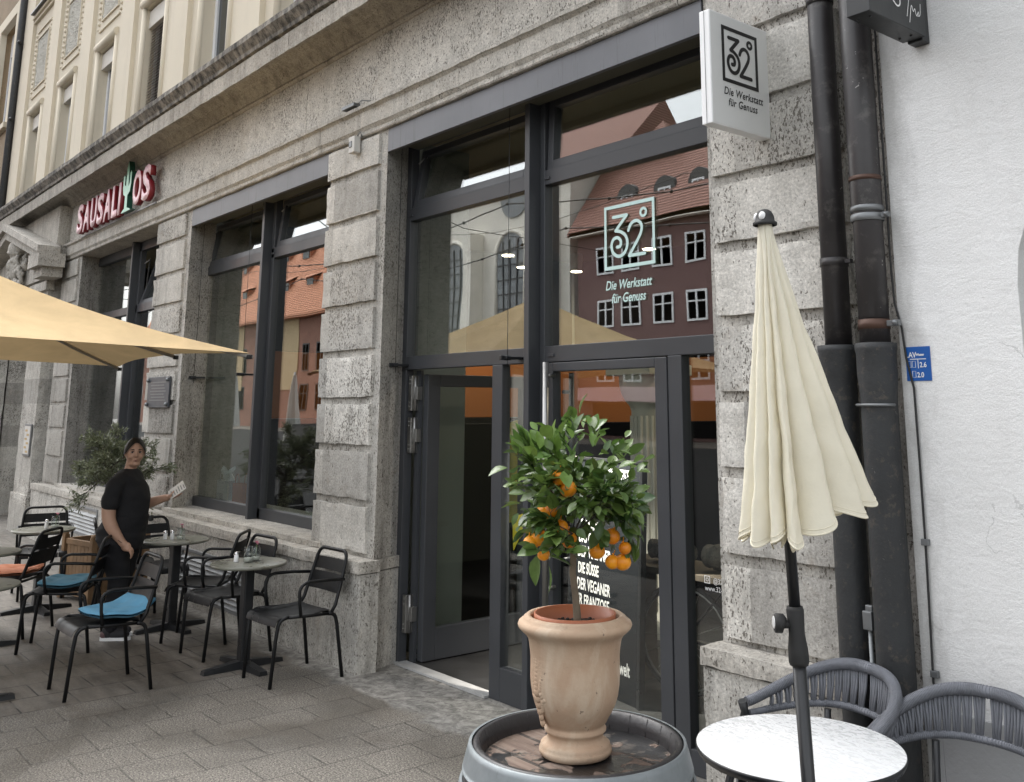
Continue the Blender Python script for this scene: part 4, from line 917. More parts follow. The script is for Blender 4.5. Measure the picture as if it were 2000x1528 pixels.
m = MB(); m.add([(-48.4, YO-2, 18.4), (-38.5, YO-2, 18.4), (-43.6, YO-6, 24.6), (-48.4, YO-12, 18.4), (-38.5, YO-12, 18.4)], [(0, 1, 2), (1, 4, 2), (4, 3, 2), (3, 0, 2)]); m.box(-48, -39, YO-11, YO-9.05, 12, 18.4); wb(m, 'apse_roof', 'roof2', CH)
# houses with orange roofs
OH = thing('orange_roofed_house', 'long painted red and ochre house with a steep orange tiled roof across the street', 'building', (-90, -36, 0))
m = MB(); m.box(-125, -74.5, YO-12, YO, 0, 10.2); wb(m, 'wall', 'redwall', OH)
m = MB()
for x in (-96, -84): m.box(x-3, x+1.5, YO, YO+.06, 3.5, 10.0)
wb(m, 'painted_panels', 'ochrewall', OH)
m = MB()
for x in (-100.5, -97.5): m.box(x-1, x+1.2, YO+.06, YO+.1, 4.5, 9.5)
wb(m, 'mural', 'relief', OH)
gable_roof(-125, -74.5, YO-14, YO, 10.4, 23, 'roof', OH, .7)
facade_windows(OH, [-104, -101, -94.5, -91, -88, -81, -78], [(5.0, 7.6), (1.6, 3.9)], YO, 1.5, 'blackmetal')
for x in (-108, -103, -98, -93, -88, -83, -78):
    for dz in (0, 3.6):
        m = MB(); z = 12.6+dz; y = YO-1.2-dz*.56+.1*(x % 3); m.add([(x-.9, y, z), (x+.9, y, z), (x+.9, y, z+1.3), (x-.9, y, z+1.3), (x-.9, y-2.6, z+1.9), (x+.9, y-2.6, z+1.9), (x-.9, y-1.2, z), (x+.9, y-1.2, z), (x-1.1, y+.35, z+1.25), (x+1.1, y+.35, z+1.25), (x+1.1, y-3.4, z+3.0), (x-1.1, y-3.4, z+3.0)], [(0, 1, 2, 3), (1, 7, 5, 2), (0, 3, 4, 6), (8, 9, 10, 11)])
        dm = wb(m, 'dormer', 'roof', OH); m = MB(); m.box(x-.6, x+.6, y-.02, y+.05, z+.2, z+1.1); wb(m, 'dormer_window', 'winpane', dm)
# tram wires over the street
for i, (y0, z0, x1_) in enumerate(((-3.2, 6.1, -50), (-4.6, 5.9, -50), (-6.2, 5.6, -50), (-10.0, 7.4, -50))):
    m = MB(); pts = [(8-(8-x1_)*k/40, y0+.05*k, z0-.5*sin(pi*((k/40*5) % 1))) for k in range(41)]; m.tube(pts, .014 if i < 3 else .01, 5)
    if i < 3:
        for k in range(2, 40): 
            q = pts[k]; m.sphere(q, .035, 6, 4)
    tag(wb(m, 'tram_wire', 'rubber'), ('lowest sagging tram wire nearest the shop', 'middle sagging tram wire along the street', 'farther sagging tram wire along the street', 'thin upper wire over the middle of the road')[i], 'wire', 'overhead wires along the street')
for i, (xa, za, xb, zb) in enumerate(((-26, 9.5, -42, 11.2), (-30, 8, -60, 13.2))):
    m = MB(); m.tube([(xa, 2-5.4, za), ((xa+xb)/2, (YO)/2, (za+zb)/2-.8), (xb, YO+.3, zb)], .018, 5); tag(wb(m, 'cross_wire', 'rubber'), ('lower span wire crossing the street to the burgundy house', 'higher span wire crossing the street to the church')[i], 'wire')

# ================================================================ street furniture
def arcp(a, b, c, n=6):
    """rounded corner a-b-c as points"""
    a, b, c = Vector(a), Vector(b), Vector(c); return [(a*(1-t)**2+b*2*t*(1-t)+c*t*t) for t in [i/n for i in range(n+1)]]
def make_chair():
    t = thing('metal_armchair', '', 'chair')
    W_ = .225; R = .0125
    for s in (-1, 1):
        m = MB(); m.tube([(s*.185, -.245, 0), (s*.195, -.225, .30)]+arcp((s*.20, -.215, .385), (s*.203, -.205, .43), (s*.21, -.15, .432)), R, 10); m.build('front_leg', 'chair', t)
        m = MB(); m.tube([(s*.235, .265, 0), (s*.225, .215, .34)]+arcp((s*.222, .205, .385), (s*.22, .195, .418), (s*.218, .15, .418)), R, 10); m.build('rear_leg', 'chair', t)
        m = MB(); m.tube([(s*.232, -.07, .432)]+[(s*.238, -.085, .52)]+arcp((s*.24, -.09, .575), (s*.24, -.095, .636), (s*.24, -.02, .645))+[(s*.238, .12, .642), (s*.218, .262, .63)], .011, 10); m.build('arm', 'chair', t)
    m = MB(); m.tube([(-.215, -.15, .432), (-.218, .0, .424), (-.216, .17, .418)], .011, 8); m.tube([(.215, -.15, .432), (.218, .0, .424), (.216, .17, .418)], .011, 8)
    m.tube([(-.216, .17, .418), (.216, .17, .418)], .011, 8)
    L = [(-.216, .17, .418), (-.213, .205, .47), (-.205, .245, .60)]
    top = arcp((-.193, .285, .735), (-.185, .305, .805), (-.12, .305, .805)); top2 = arcp((.12, .305, .805), (.185, .305, .805), (.193, .285, .735))
    m.tube(L+[Vector(p) for p in top]+[Vector(p) for p in top2]+[(.205, .245, .60), (.213, .205, .47), (.216, .17, .418)], R, 10); m.build('back_frame', 'chair', t)
    m = MB()
    for (z0, z1, y0, y1) in ((.665, .745, .266, .288), (.535, .65, .225, .262)):
        m.grid(lambda u, v: ((u-.5)*.395, y0+(y1-y0)*v+.012*(1-(2*u-1)**2), z0+(z1-z0)*v), 10, 3); m.grid(lambda u, v: ((.5-u)*.395, y0+(y1-y0)*v+.012*(1-(2*u-1)**2)+.003, z0+(z1-z0)*v), 10, 3)
    m.build('back_slats', 'chair', t)
    m = MB(); n = 5; w = .42/n
    for i in range(n):
        xa, xb = -.21+i*w+.002, -.21+(i+1)*w-.002
        def f(u, v, d=0):
            y = -.262+.43*v; z = .442-.012*sin(pi*min(1, v*1.1)); z -= .055*max(0, 1-v/.16)**2; y += .02*max(0, 1-v/.16)**2
            return (xa+(xb-xa)*u, y, z-.006*sin(pi*((xa+xb)/2/.42+.5))+d)
        m.grid(f, 1, 18); m.grid(lambda u, v: f(1-u, v, -.005), 1, 18)
    m.build('seat', 'chair', t)
    return t
CH0 = make_chair(); used = False
def place_chair(x, y, deg, label):
    global used
    o = copy_tree(CH0) if used else CH0; used = True
    o.location = (x, y, 0); o.rotation_euler = (0, 0, radians(deg)); o['label'] = label; o['group'] = 'black metal armchairs on the cafe terrace'
    return o
place_chair(-7.04, 2.12, 0, 'black metal armchair with a bright blue cushion, nearest the camera')
place_chair(-6.50, 3.21, 3, 'empty black metal armchair between the nearest table and the stone pier corner')
place_chair(-7.46, 3.13, 5, 'black metal armchair behind the column of the table with pink flowers')
place_chair(-8.02, 3.17, -38, 'black metal armchair turned away, between the two wall tables')
place_chair(-9.12, 3.16, 92, 'black metal armchair against the wall just right of the woman in black')
place_chair(-8.40, 2.22, -28, 'black metal armchair with a dark teal cushion left of the woman')
place_chair(-9.21, 2.02, -40, 'black metal armchair with an orange cushion at the left edge')
place_chair(-10.75, 2.62, 78, 'farthest black metal armchair behind the small table with a vase')
place_chair(-9.45, 3.02, 165, 'black metal armchair in front of the wooden planter behind the woman')
def cushion(name, x, y, deg, mat, label, lift=0, sx=.2, sy=.19, seed=0, tilt=0):
    m = MB()
    def f(u, v, s):
        a, b = 2*u-1, 2*v-1; e = (1-abs(a)**4)*(1-abs(b)**4); h = .006+.026*e**.5
        for (p, q) in ((-.45, -.45), (.45, -.45), (-.45, .45), (.45, .45), (0, 0)): h -= .018*math.exp(-((a-p)**2+(b-q)**2)*22)*e
        r = 1-.05*(a*b)**2*2
        z = s*h + .012*noise.noise(Vector((a*1.7+seed, b*1.7, seed))) + lift*max(0, b)**2 + .012*abs(a*b)
        return (a*sx*r, b*sy*r-.01, .458+z+.02)
    m.grid(lambda u, v: f(u, v, 1), 26, 26); m.grid(lambda u, v: f(1-u, v, -.8), 26, 26)
    o = m.build(name, mat); o.location = (x, y, 0); o.rotation_euler = (tilt, 0, radians(deg)); return tag(o, label, 'cushion')
cushion('seat_cushion', -7.0, 2.20, 12, 'bluecush', 'bright blue tufted cushion lying askew on the nearest armchair', .055, seed=1)
cushion('seat_cushion', -8.39, 2.25, -28, 'bluecush2', 'dark teal tufted cushion on the armchair left of the woman', .0, seed=4)
cushion('seat_cushion', -9.22, 2.04, -40, 'orangecush', 'orange tufted cushion on the armchair at the left edge', .0, seed=7)

def make_table():
    t = thing('bistro_table', '', 'table'); m = MB()
    m.lathe([(0, .688), (.255, .688), (.264, .692), (.266, .70), (.264, .708), (.258, .710), (0, .710)], seg=64); m.build('table_top', 'tabletop', t)
    m = MB(); m.bbox(-.036, .036, -.036, .036, .03, .688, .008); m.bbox(-.13, .13, -.02, .02, .672, .687, .003); m.build('column', 'blackmetal', t)
    for k in range(4):
        m = MB(); m.M = Matrix.Rotation(k*pi/2, 4, 'Z'); m.add([(0.03, -.034, .0), (.30, -.03, .0), (.30, .03, 0), (.03, .034, 0), (.03, -.03, .055), (.295, -.026, .028), (.295, .026, .028), (.03, .03, .055)], [(0, 3, 2, 1), (4, 5, 6, 7), (0, 1, 5, 4), (1, 2, 6, 5), (2, 3, 7, 6), (3, 0, 4, 7)])
        m.build('foot', 'blackmetal', t)
    return t
T0 = make_table(); tu = False
def place_table(x, y, deg, label):
    global tu
    o = copy_tree(T0) if tu else T0; tu = True
    o.location = (x, y, 0); o.rotation_euler = (0, 0, radians(deg)); o['label'] = label; o['group'] = 'round bistro tables on the cafe terrace'
place_table(-6.93, 3.06, 4, 'round bistro table with pink flowers, nearest the stone pier')
place_table(-8.50, 3.10, 8, 'round bistro table touched by the hand of the woman in black')
place_table(-9.98, 2.42, 5, 'round bistro table with a small vase left of the wooden planter')
place_table(-8.72, 1.70, 3, 'round bistro table cut by the left edge behind the orange cushion')
place_table(-7.16, 1.36, 0, 'round bistro table cut by the left edge, nearest the camera')
def shaker(x, y, label, h=.07):
    t = thing('salt_shaker', label, 'shaker', (x, y, .711)); m = MB(); m.lathe([(0, 0), (.017, 0), (.018, .006), (.015, h*.7), (.013, h*.72)], seg=20); m.build('glass_body', 'whitepaint', t)
    m = MB(); m.lathe([(.0145, h*.7), (.0145, h*.95), (.009, h), (0, h)], seg=20); m.build('cap', 'chrome', t)
def jar(x, y, label, h=.10, fill=True, fl=None):
    t = thing('glass_jar', label, 'jar', (x, y, .711)); m = MB(); m.lathe([(0, .001), (.032, .001), (.034, .01), (.034, h*.8), (.029, h*.88), (.029, h), (.027, h), (.027, h*.88), (.031, h*.78), (.031, .008), (0, .006)], seg=28); m.build('jar_body', 'jar', t)
    m = MB(); m.lathe([(.0, .008), (.0295, .008), (.0295, h*.28), (0, h*.28)], seg=20); m.build('contents', 'paper', t)
    if fl:
        rnd = random.Random(int(x*100)); m = MB(); n = MB()
        for i in range(fl):
            a = rnd.uniform(0, 6.3); q = Vector((cos(a)*.035*rnd.random(), sin(a)*.035*rnd.random(), h+rnd.uniform(.005, .03))); m.tube([(0, 0, .01), q*.6, q], .0015, 5)
            for k in range(9):
                b = 2*pi*k/9; d = Vector((cos(b), sin(b), .5))*.017; s_ = Vector((-sin(b), cos(b), 0))*.006; n.add([q, q+d*.6+s_, q+d, q+d*.6-s_], [(0, 1, 2, 3)])
            n.sphere(q, .006, 8, 5)
        m.build('stems', 'leaf', t); n.build('petals', 'flower', t)
shaker(-6.99, 2.99, 'white salt shaker on the table nearest the stone pier'); jar(-6.92, 3.05, 'clear glass jar half filled with white sachets beside the pink flowers', .11)
jar(-6.955, 3.12, 'slim glass vase with two pink gerberas on the nearest wall table', .10, fl=3)
shaker(-8.54, 3.02, 'white salt shaker on the table beside the hand of the woman'); shaker(-8.49, 3.06, 'grey pepper shaker on the table beside the hand of the woman', .075); jar(-8.46, 3.12, 'small glass vase with dark flowers on the second wall table', .09, fl=3)
shaker(-9.98, 2.44, 'white salt shaker on the table left of the wooden planter', .08); jar(-9.93, 2.50, 'small glass vase with drooping stems left of the wooden planter', .11, fl=2)

# ---------------------------------------------------------------- barrel and urn
BX, BY = -2.085, 1.875
b = thing('wine_barrel', 'old wine barrel with grey zinc hoops and a peeling black head before the glass door', 'barrel', (BX, BY, 0))
def br(z): return .287+.068*(1-((z-.465)/.465)**2)
m = MB(); m.lathe([(br(z)-.006, z) for z in [i*.93/30 for i in range(30)]]+[(br(.925)-.006, .922), (br(.93)-.010, .930), (br(.93)-.022, .930), (br(.9)-.04, .90), (br(.9)-.046, .86)], seg=80)
for k in range(26):
    a = 2*pi*k/26+.1; m.tube([((br(.93)-.023)*cos(a), (br(.93)-.023)*sin(a), .929), ((br(.9)-.043)*cos(a), (br(.9)-.043)*sin(a), .885)], .0011, 4)
m.build('staves', 'barrelwood', b)
m = MB(); m.lathe([(0, .884), (br(.88)-.036, .884)], seg=64); m.build('head', 'barrelhead', b)
def hoopring(z0, z1, mat='hoop'):
    m = MB(); m.lathe([(br(z0)-.002, z0), (br(z0)+.0035, z0+.001)]+[(br(z0+(z1-z0)*k/5)+.0035, z0+(z1-z0)*k/5) for k in range(6)]+[(br(z1)-.004, z1)], seg=80)
    for dz in (.35, .65): m.sphere(((br((z0+z1)/2)+.004)*cos(-.9), (br((z0+z1)/2)+.004)*sin(-.9), z0+(z1-z0)*dz), .007, 8, 5)
    m.build('hoop', mat, b)
hoopring(.865, .929); hoopring(.715, .84); hoopring(.60, .65); hoopring(.28, .33); hoopring(.10, .22); hoopring(.005, .07)
UX, UY, UZ = -2.108, 1.888, .885
u = thing('terracotta_urn', 'large weathered terracotta urn with a relief crest standing on the barrel', 'urn', (UX, UY, UZ))
pr = [(0, 0), (.093, 0), (.100, .004), (.104, .014), (.103, .022), (.098, .029), (.099, .034), (.090, .040), (.082, .048), (.079, .058), (.082, .066), (.088, .072), (.089, .078), (.084, .084), (.083, .090), (.090, .098), (.0955, .110), (.106, .128), (.116, .150), (.123, .175), (.1275, .205), (.1295, .235), (.129, .265), (.129, .29), (.1305, .31), (.133, .330), (.136, .345), (.143, .358), (.155, .369), (.164, .379), (.1665, .387), (.164, .395), (.157, .401), (.152, .403), (.150, .4085), (.140, .4165), (.131, .415), (.1275, .405), (.126, .38)]
pr = [(r_0*.95, z_0*.855) for r_0, z_0 in pr]; m = MB(); m.lathe(pr, seg=96); m.build('urn_body', 'urn', u)
m = MB()   # relief crest on the left side of the body
ca = radians(-101)
def onurn(a, z, d): 
    r = .1285 if z > .2 else .1285-(.2-z)*.25
    return Vector(((r*.93+d)*cos(ca+a*1.3), (r*.93+d)*sin(ca+a*1.3), (.2+(z-.2)*1.15)*.85))
for (pts, w) in (([(0, .12), (0, .2), (0, .255)], .013), ([(0, .19), (-.10, .21), (-.16, .245), (-.12, .265)], .009), ([(0, .19), (.10, .21), (.16, .245), (.12, .265)], .009), ([(0, .15), (-.09, .155), (-.14, .18), (-.2, .185)], .008), ([(0, .15), (.09, .155), (.14, .18), (.2, .185)], .008), ([(-.05, .255), (-.09, .28), (-.03, .285)], .008), ([(.05, .255), (.09, .28), (.03, .285)], .008), ([(0, .25), (0, .29)], .010), ([(-.06, .13), (-.02, .115), (.05, .12)], .008)):
    L_ = []
    for i in range(len(pts)-1): L_ += [(pts[i][0]+(pts[i+1][0]-pts[i][0])*k/5, pts[i][1]+(pts[i+1][1]-pts[i][1])*k/5) for k in range(5)]
    for i, (a, z) in enumerate(L_+[pts[-1]]):
        m.M = Matrix.Translation(onurn(a, z, .0005)) @ Matrix.Rotation(ca+a*1.3, 4, 'Z'); m.sphere((0, 0, 0), w*(1.0-.35*abs(i/len(L_)-.4)), 10, 7, (.42, 1, 1))
for i in range(22):
    a, z = random.uniform(-.15, .15), random.uniform(.14, .27); m.M = Matrix.Translation(onurn(a, z, .001)) @ Matrix.Rotation(ca+a*1.3, 4, 'Z'); m.sphere((0, 0, 0), random.uniform(.004, .008), 8, 6, (.5, 1, 1))
m.M = Matrix()
m.build('relief_crest', 'urn', u)
p = thing('nursery_pot', 'brown plastic nursery pot sitting inside the terracotta urn', 'plant pot', (UX, UY, UZ+.088))
m = MB(); m.lathe([(.08, 0), (.109, .25), (.1135, .252), (.1135, .272), (.108, .272), (.104, .22), (.101, .19)], seg=72); m.build('pot_body', 'terracotta', p)
m = MB(); m.grid(lambda a, b_: ((a*.103)*cos(2*pi*b_), (a*.103)*sin(2*pi*b_), .235+.012*noise.noise(Vector((a*5*cos(2*pi*b_), a*5*sin(2*pi*b_), 1)))), 12, 48, False)
for i in range(90): 
    a = random.uniform(0, 6.28); r = .097*sqrt(random.random()); m.sphere((r*cos(a), r*sin(a), .238), random.uniform(.003, .008), 5, 4)
m.build('soil', 'soil', p)

# ---------------------------------------------------------------- citrus tree
ct = thing('calamondin_tree', 'small round headed orange tree full of ripe fruit growing in the terracotta urn', 'orange tree', (UX, UY, UZ+.345))
rnd = random.Random(11)
base = Vector((0, 0, 0)); CC = Vector((.004, .005, .350))
trunk = [Vector((.007, .005, -.04)), Vector((.006, .004, 0)), Vector((.003, .0, .06)), Vector((-.004, -.004, .12)), Vector((.000, -.004, .17)), Vector((-.008, -.010, .215))]
m = MB(); m.tube(trunk, [.0115, .0112, .0098, .0095, .0095, .0085], 12); m.build('trunk', 'bark', ct)
m = MB(); tips = []
def grow(p, d, l, r, depth):
    pts = [p]; q = p.copy(); dd = d.copy()
    for i in range(4):
        dd = (dd+Vector((rnd.gauss(0, .16), rnd.gauss(0, .16), rnd.gauss(0.01, .14)))).normalized(); q = q+dd*l/4; pts.append(q.copy())
        if depth < 3 and i > 0 and rnd.random() < .62: tips.append((q.copy(), dd.copy(), depth))
    m.tube(pts, [r, r*.85, r*.72, r*.6, r*.5], 6)
    if depth >= 3: tips.append((q, dd, depth)); return
    for k in range(rnd.choice((2, 3, 3))):
        nd = (dd+Vector((rnd.gauss(0, .62), rnd.gauss(0, .62), rnd.gauss(0, .45)))).normalized(); grow(q, nd, l*rnd.uniform(.62, .82), r*.6, depth+1)
for k in range(8):
    a = k*2*pi/8+rnd.uniform(-.2, .2); el = rnd.uniform(.15, 1.1)
    grow(trunk[-1], Vector((cos(a)*cos(el), sin(a)*cos(el), sin(el))), rnd.uniform(.085, .12), .0042, 0)
m.build('twigs', 'oliveb', ct)
def leaf(mb, p, d, L, W2, curl, mi):
    d = d.normalized(); s = d.cross(Vector((0, 0, 1)))
    if s.length < .1: s = Vector((1, 0, 0))
    s.normalize(); a = rnd.uniform(-.9, .9); s = (Matrix.Rotation(a, 3, d) @ s).normalized(); n = s.cross(d).normalized()
    prof = [(0, .04), (.12, .45), (.32, .92), (.52, 1.0), (.74, .74), (.9, .34), (1, .0)]; vs = []
    for t, w in prof:
        c = p+d*L*t-n*curl*L*(t*t)*.6; vs += [c+s*W2*w+n*W2*.35*w, c, c-s*W2*w+n*W2*.35*w]
    fs = []
    for i in range(len(prof)-1): o = i*3; fs += [(o, o+1, o+4, o+3), (o+1, o+2, o+5, o+4)]
    mb.add(vs, fs, True, mi)
LV = MB(); cnt = 0
def inside(q):
    e = q-CC; return (e.x/.235)**2+(e.y/.235)**2+(e.z/.235)**2
for (q, dd, dep) in tips:
    if inside(q) > 1.25 or q.z < .19: continue
    for k in range(rnd.choice((2, 3, 3, 4)) if dep >= 2 else 2):
        out = (q-CC); out = out.normalized() if out.length > .02 else Vector((0, 0, 1))
        d = (dd*.7+out*.55+Vector((rnd.gauss(0, .55), rnd.gauss(0, .55), rnd.gauss(.05, .5)))).normalized()
        L = rnd.uniform(.026, .062); top = q.z > .42 and rnd.random() < .6
        leaf(LV, q-dd*rnd.uniform(0, .03), (d+Vector((0, 0, .7 if top else 0))).normalized(), L*(1.25 if top else 1), L*rnd.uniform(.24, .34), rnd.uniform(-.1, .5), 1 if top else 0); cnt += 1
# fill towards a round, uneven head
for i in range(260):
    v = Vector((rnd.gauss(0, 1), rnd.gauss(0, 1), rnd.gauss(0, 1))).normalized(); rr = rnd.uniform(.45, 1.0)**.5
    sc = 1+.22*noise.noise(v*2.3+Vector((4, 1, 2)))
    q = CC+Vector((v.x*.20, v.y*.20, v.z*.20))*rr*sc
    if q.z < .21 and (v.x*R_.x+v.y*R_.y) < .25 and rnd.random() < .75: continue
    L = rnd.uniform(.028, .064); top = v.z > .25 and rnd.random() < .5
    leaf(LV, q, (v*.8+Vector((rnd.gauss(0, .5), rnd.gauss(0, .5), rnd.gauss(.1, .5)))).normalized(), L, L*rnd.uniform(.24, .34), rnd.uniform(-.1, .6), 1 if top else 0)
M['leaf2'] = leafmat('young_citrus_leaf', (.07, .14, .03), (.15, .25, .05), .3)
tag(LV.build('leaves', ['leaf', 'leaf2'], ct), kind=None)
FR = [(-2.13, 1.79, 1.51), (-2.12, 1.81, 1.52), (-2.12, 1.83, 1.46), (-2.105, 1.835, 1.475), (-2.10, 1.86, 1.44), (-2.17, 1.78, 1.43), (-2.15, 1.81, 1.40), (-2.09, 1.82, 1.61), (-2.08, 1.84, 1.58), (-2.02, 1.95, 1.45), (-2.03, 1.96, 1.38), (-2.01, 1.98, 1.38), (-2.05, 1.92, 1.41), (-1.99, 1.97, 1.42), (-2.16, 1.80, 1.445)]
for i, (x, y, z) in enumerate(FR):
    z = .885+(z-.885)*1.0+.0; s = .985; x2, y2 = x*s, y*s; z2 = 1.8-(1.8-z)*s; r = (.0235, .0240, .0225, .0205, .0232, .0222, .0175)[i % 7]
    m = MB(); m.sphere((0, 0, 0), r, 24, 16, (1, 1, .94)); m.cyl((0, 0, r*.9), .003, .004, 8); m.tube([(0, 0, r*.9), (.004, .003, r+.012)], .0013, 5)
    o = m.build('orange_fruit', 'orange', ct); o.location = (x2-UX, y2-UY, z2-(UZ+.345)); o.rotation_euler = (rnd.uniform(-.3, .3), rnd.uniform(-.3, .3), 0)
# two hanging leaves below the crown
LV = MB(); q = Vector((-2.16*1.0-UX, 1.80-UY, 1.40-(UZ+.345)))
leaf(LV, q, Vector((-.1, -.1, -1)), .085, .025, .1, 0); leaf(LV, q+Vector((.02, .02, -.03)), Vector((.15, .1, -1)), .07, .014, .3, 1); leaf(LV, q+Vector((.0, .01, .0)), Vector((.6, .75, -.25)), .10, .016, .2, 1)
LV.build('hanging_leaves', ['leaf', 'leaf2'], ct)

# ---------------------------------------------------------------- white table, rope chairs, closed parasol
wt = thing('white_garden_table', 'round white table with a dark rim, wet with rain, in front of the stone pier', 'table', (-2.035, 2.785, 0))
m = MB(); m.lathe([(0, .7405), (.322, .7405), (.325, .739)], seg=96); m.build('table_top', 'whitetable', wt)
m = MB(); m.lathe([(.3215, .7395), (.327, .7385), (.328, .730), (.322, .716), (.0, .716)], seg=96); m.build('rim', 'blackmetal', wt)
for k in range(4):
    a = radians(28+90*k); m = MB(); m.tube([(.17*cos(a), .17*sin(a), .718), (.30*cos(a), .30*sin(a), 0)], [.018, .013], 10); m.build('leg', 'blackmetal', wt)
def rope_chair(mx, my, deg, label, w=.285, dep=.33):
    t = thing('rope_armchair', label, 'chair', (mx, my, 0), radians(deg), 'grey rope armchairs around the white table')
    # local: faces -y; back towards +y
    N = 56
    def rail(t_, zlow):
        a = pi*t_; c, s = cos(a), sin(a); h = s**1.3
        x = -w*(abs(c)**.8)*(1 if c > 0 else -1); y = -.02+dep*s**.85
        if zlow: return Vector((x*.97, y*.985, .660+.035*h))
        return Vector((x*1.02, y+.02*h, .697+.148*h**.9))
    top = [rail(i/N, False) for i in range(N+1)]; low = [rail(i/N, True) for i in range(N+1)]
    m = MB(); m.tube(top, [.017+.003*sin(pi*i/N) for i in range(N+1)], 12); 
    for i in range(N*3):    # cord windings along the rails
        k = i/(N*3); p0 = rail(k, False); p1 = rail(min(1, k+.004), False); tt = (p1-p0).normalized() if (p1-p0).length > 0 else Vector((1, 0, 0)); ax = tt.orthogonal().normalized(); bx_ = tt.cross(ax)
        m.tube([p0+(ax*cos(2*pi*j/8)+bx_*sin(2*pi*j/8))*(.0178+.003*sin(pi*k)) for j in range(8)], .0024, 5, closed=True)
    m.build('top_rail', 'rope', t)
    m = MB(); m.tube(low, .012, 10)
    for i in range(6, N*2-6):
        k = i/(N*2); p0 = rail(k, True); p1 = rail(k+.005, True); tt = (p1-p0).normalized(); ax = tt.orthogonal().normalized(); bx_ = tt.cross(ax); m.tube([p0+(ax*cos(2*pi*j/8)+bx_*sin(2*pi*j/8))*.0125 for j in range(8)], .0022, 5, closed=True)
    m.build('lower_rail', 'rope', t)
    m = MB(); n = 46
    for i in range(n):
        k = .075+.85*(i+.5)/n; kk = k+(.006 if i % 2 else -.006)
        a, b_ = rail(k, False), rail(kk, True); o_ = Vector((0, 0, 0))
        for dx in (-.0052, .0052): m.tube([a+Vector((dx, 0, -.008)), (a+b_)/2+Vector((dx, .004, 0)), b_+Vector((dx*.8, 0, .006))], .0052, 6)
    m.build('cords', 'rope', t)
    for s in (-1, 1):
        m = MB(); m.tube([(s*w*.98, -.05, .705), (s*w*1.0, -.035, .66), (s*.24, -.16, .42), (s*.25, -.22, 0)], [.0175, .0165, .015, .012], 12); m.build('front_leg', 'blackmetal', t)
        m = MB(); m.tube([(s*.165, dep*.80, .67), (s*.175, dep*.78, .42), (s*.215, .33, 0)], [.013, .015, .011], 12); m.build('rear_leg', 'blackmetal', t)
    m = MB(); m.lathe([(0, .44), (.235, .44), (.25, .432), (.25, .415), (.23, .405), (0, .405)], (0, .02, 0), 40); m.build('seat', 'rope', t)
rope_chair(-2.255, 3.105, -15, 'grey rope armchair between the white table and the stone pier')
rope_chair(-1.715, 3.13, 4, 'grey rope armchair at the right edge against the white wall')

PX, PY = -1.765, 2.495
pt = thing('closed_parasol', 'closed cream parasol on a black crank pole beside the white table', 'parasol', (PX, PY, 0))
lean = Vector((-.0275, -.019, 1))
P_ = lambda z: Vector((lean.x*z, lean.y*z, z))
m = MB(); m.tube([P_(.0), P_(1.19)], .0195, 20); m.tube([P_(1.19), P_(2.38)], .0165, 20); m.build('pole', 'blackmetal', pt)
m = MB(); m.tube([P_(1.075), P_(1.085), P_(1.12), P_(1.16), P_(1.225), P_(1.235)], [.026, .0295, .0285, .023, .0255, .0225], 24); m.build('crank_sleeve', 'rubber', pt)
m = MB(); kd = -R_*1.0+Vector((0, 0, .02)); m.tube([P_(1.185)+kd*.02, P_(1.185)+kd*.040], .012, 12); m.tube([P_(1.185)+kd*.036, P_(1.187)+kd*.040, P_(1.188)+kd*.060, P_(1.188)+kd*.064], [.019, .027, .027, .021], 24); m.build('knob', 'rubber', pt)
m = MB(); m.tube([P_(1.19)+kd*.0645, P_(1.19)+kd*.066], [.018, .016], 20); m.build('knob_inlay', 'led', pt)
m = MB(); m.lathe([(.034, 0), (.038, .002), (.038, .010), (.031, .014), (.029, .03), (.022, .045), (.010, .053), (0, .055)], P_(2.365), 32); m.build('cap', 'rubber', pt)
m = MB()
for a in (-2.6, -1.2): m.sphere(P_(2.392)+Vector((cos(a)*.022, sin(a)*.022, 0)), .016, 12, 8, (.75, .75, 1))
m.build('cap_inlay', 'led', pt)
m = MB(); NU, NV = 288, 60; ZT = 2.375
rv = Vector((R_.x, R_.y, 0)).normalized(); fv = Vector((-f_.x, -f_.y, 0)).normalized()     # sideways and towards the street
def cloth_pt(u, v):
    a = 2*pi*u; c, s = cos(a), sin(a)         # c: sideways right, s: towards street
    t = v; 
    wl, wr, wd = .020+.118*t**1.12, .020+.232*t**1.2, .022+.105*t
    w = wr if c > 0 else wl
    # deep pleats, sharper towards the hem, fewer on the wide right panel
    ph = 13*a+.9*sin(a+.6)+.7*sin(2*a); pl = abs(sin(ph/2))**.75; dpl = 1-(.62*min(1, .25+t)**.5*t**.22)*(1-pl)*(1-.80*max(0, c)**2.5)*(1-.55*max(0, -c)**3)
    x = c*w*dpl; y = s*wd*dpl + .006*sin(5*a)*t
    x += .012*sin(3*a+1)*t
    hem = .93+ .0*c
    hz = 1.445 + (.075*max(0, c)**1.6) + .014*sin(ph*.5+1) + .030*(1-pl) - .025*max(0, s)*(1-abs(c)) - (.03*max(0, -c))
    z = ZT+(hz-ZT)*t
    wr_ = .004*noise.noise(Vector((c*3, s*3, t*9)))+.0025*noise.noise(Vector((c*9, s*9, t*22)))*t
    ax = P_(z); return ax + rv*(x+wr_) + fv*(y+wr_) - Vector((0, 0, ax.z)) + Vector((0, 0, z))
m.grid(lambda u_, v_: cloth_pt(u_, v_), NU, NV)
can = m.build('canopy', 'cream_cloth', pt)
m = MB(); m.tube([cloth_pt(i/NU, 1.0) for i in range(NU)], .0028, 6, closed=True)
m.tube([cloth_pt(i/NU, .985)+ (cloth_pt(i/NU, .985)-P_(1.4)).normalized()*.0005 for i in range(NU)], .0012, 5, closed=True); m.build('hem', 'cream_cloth', can)
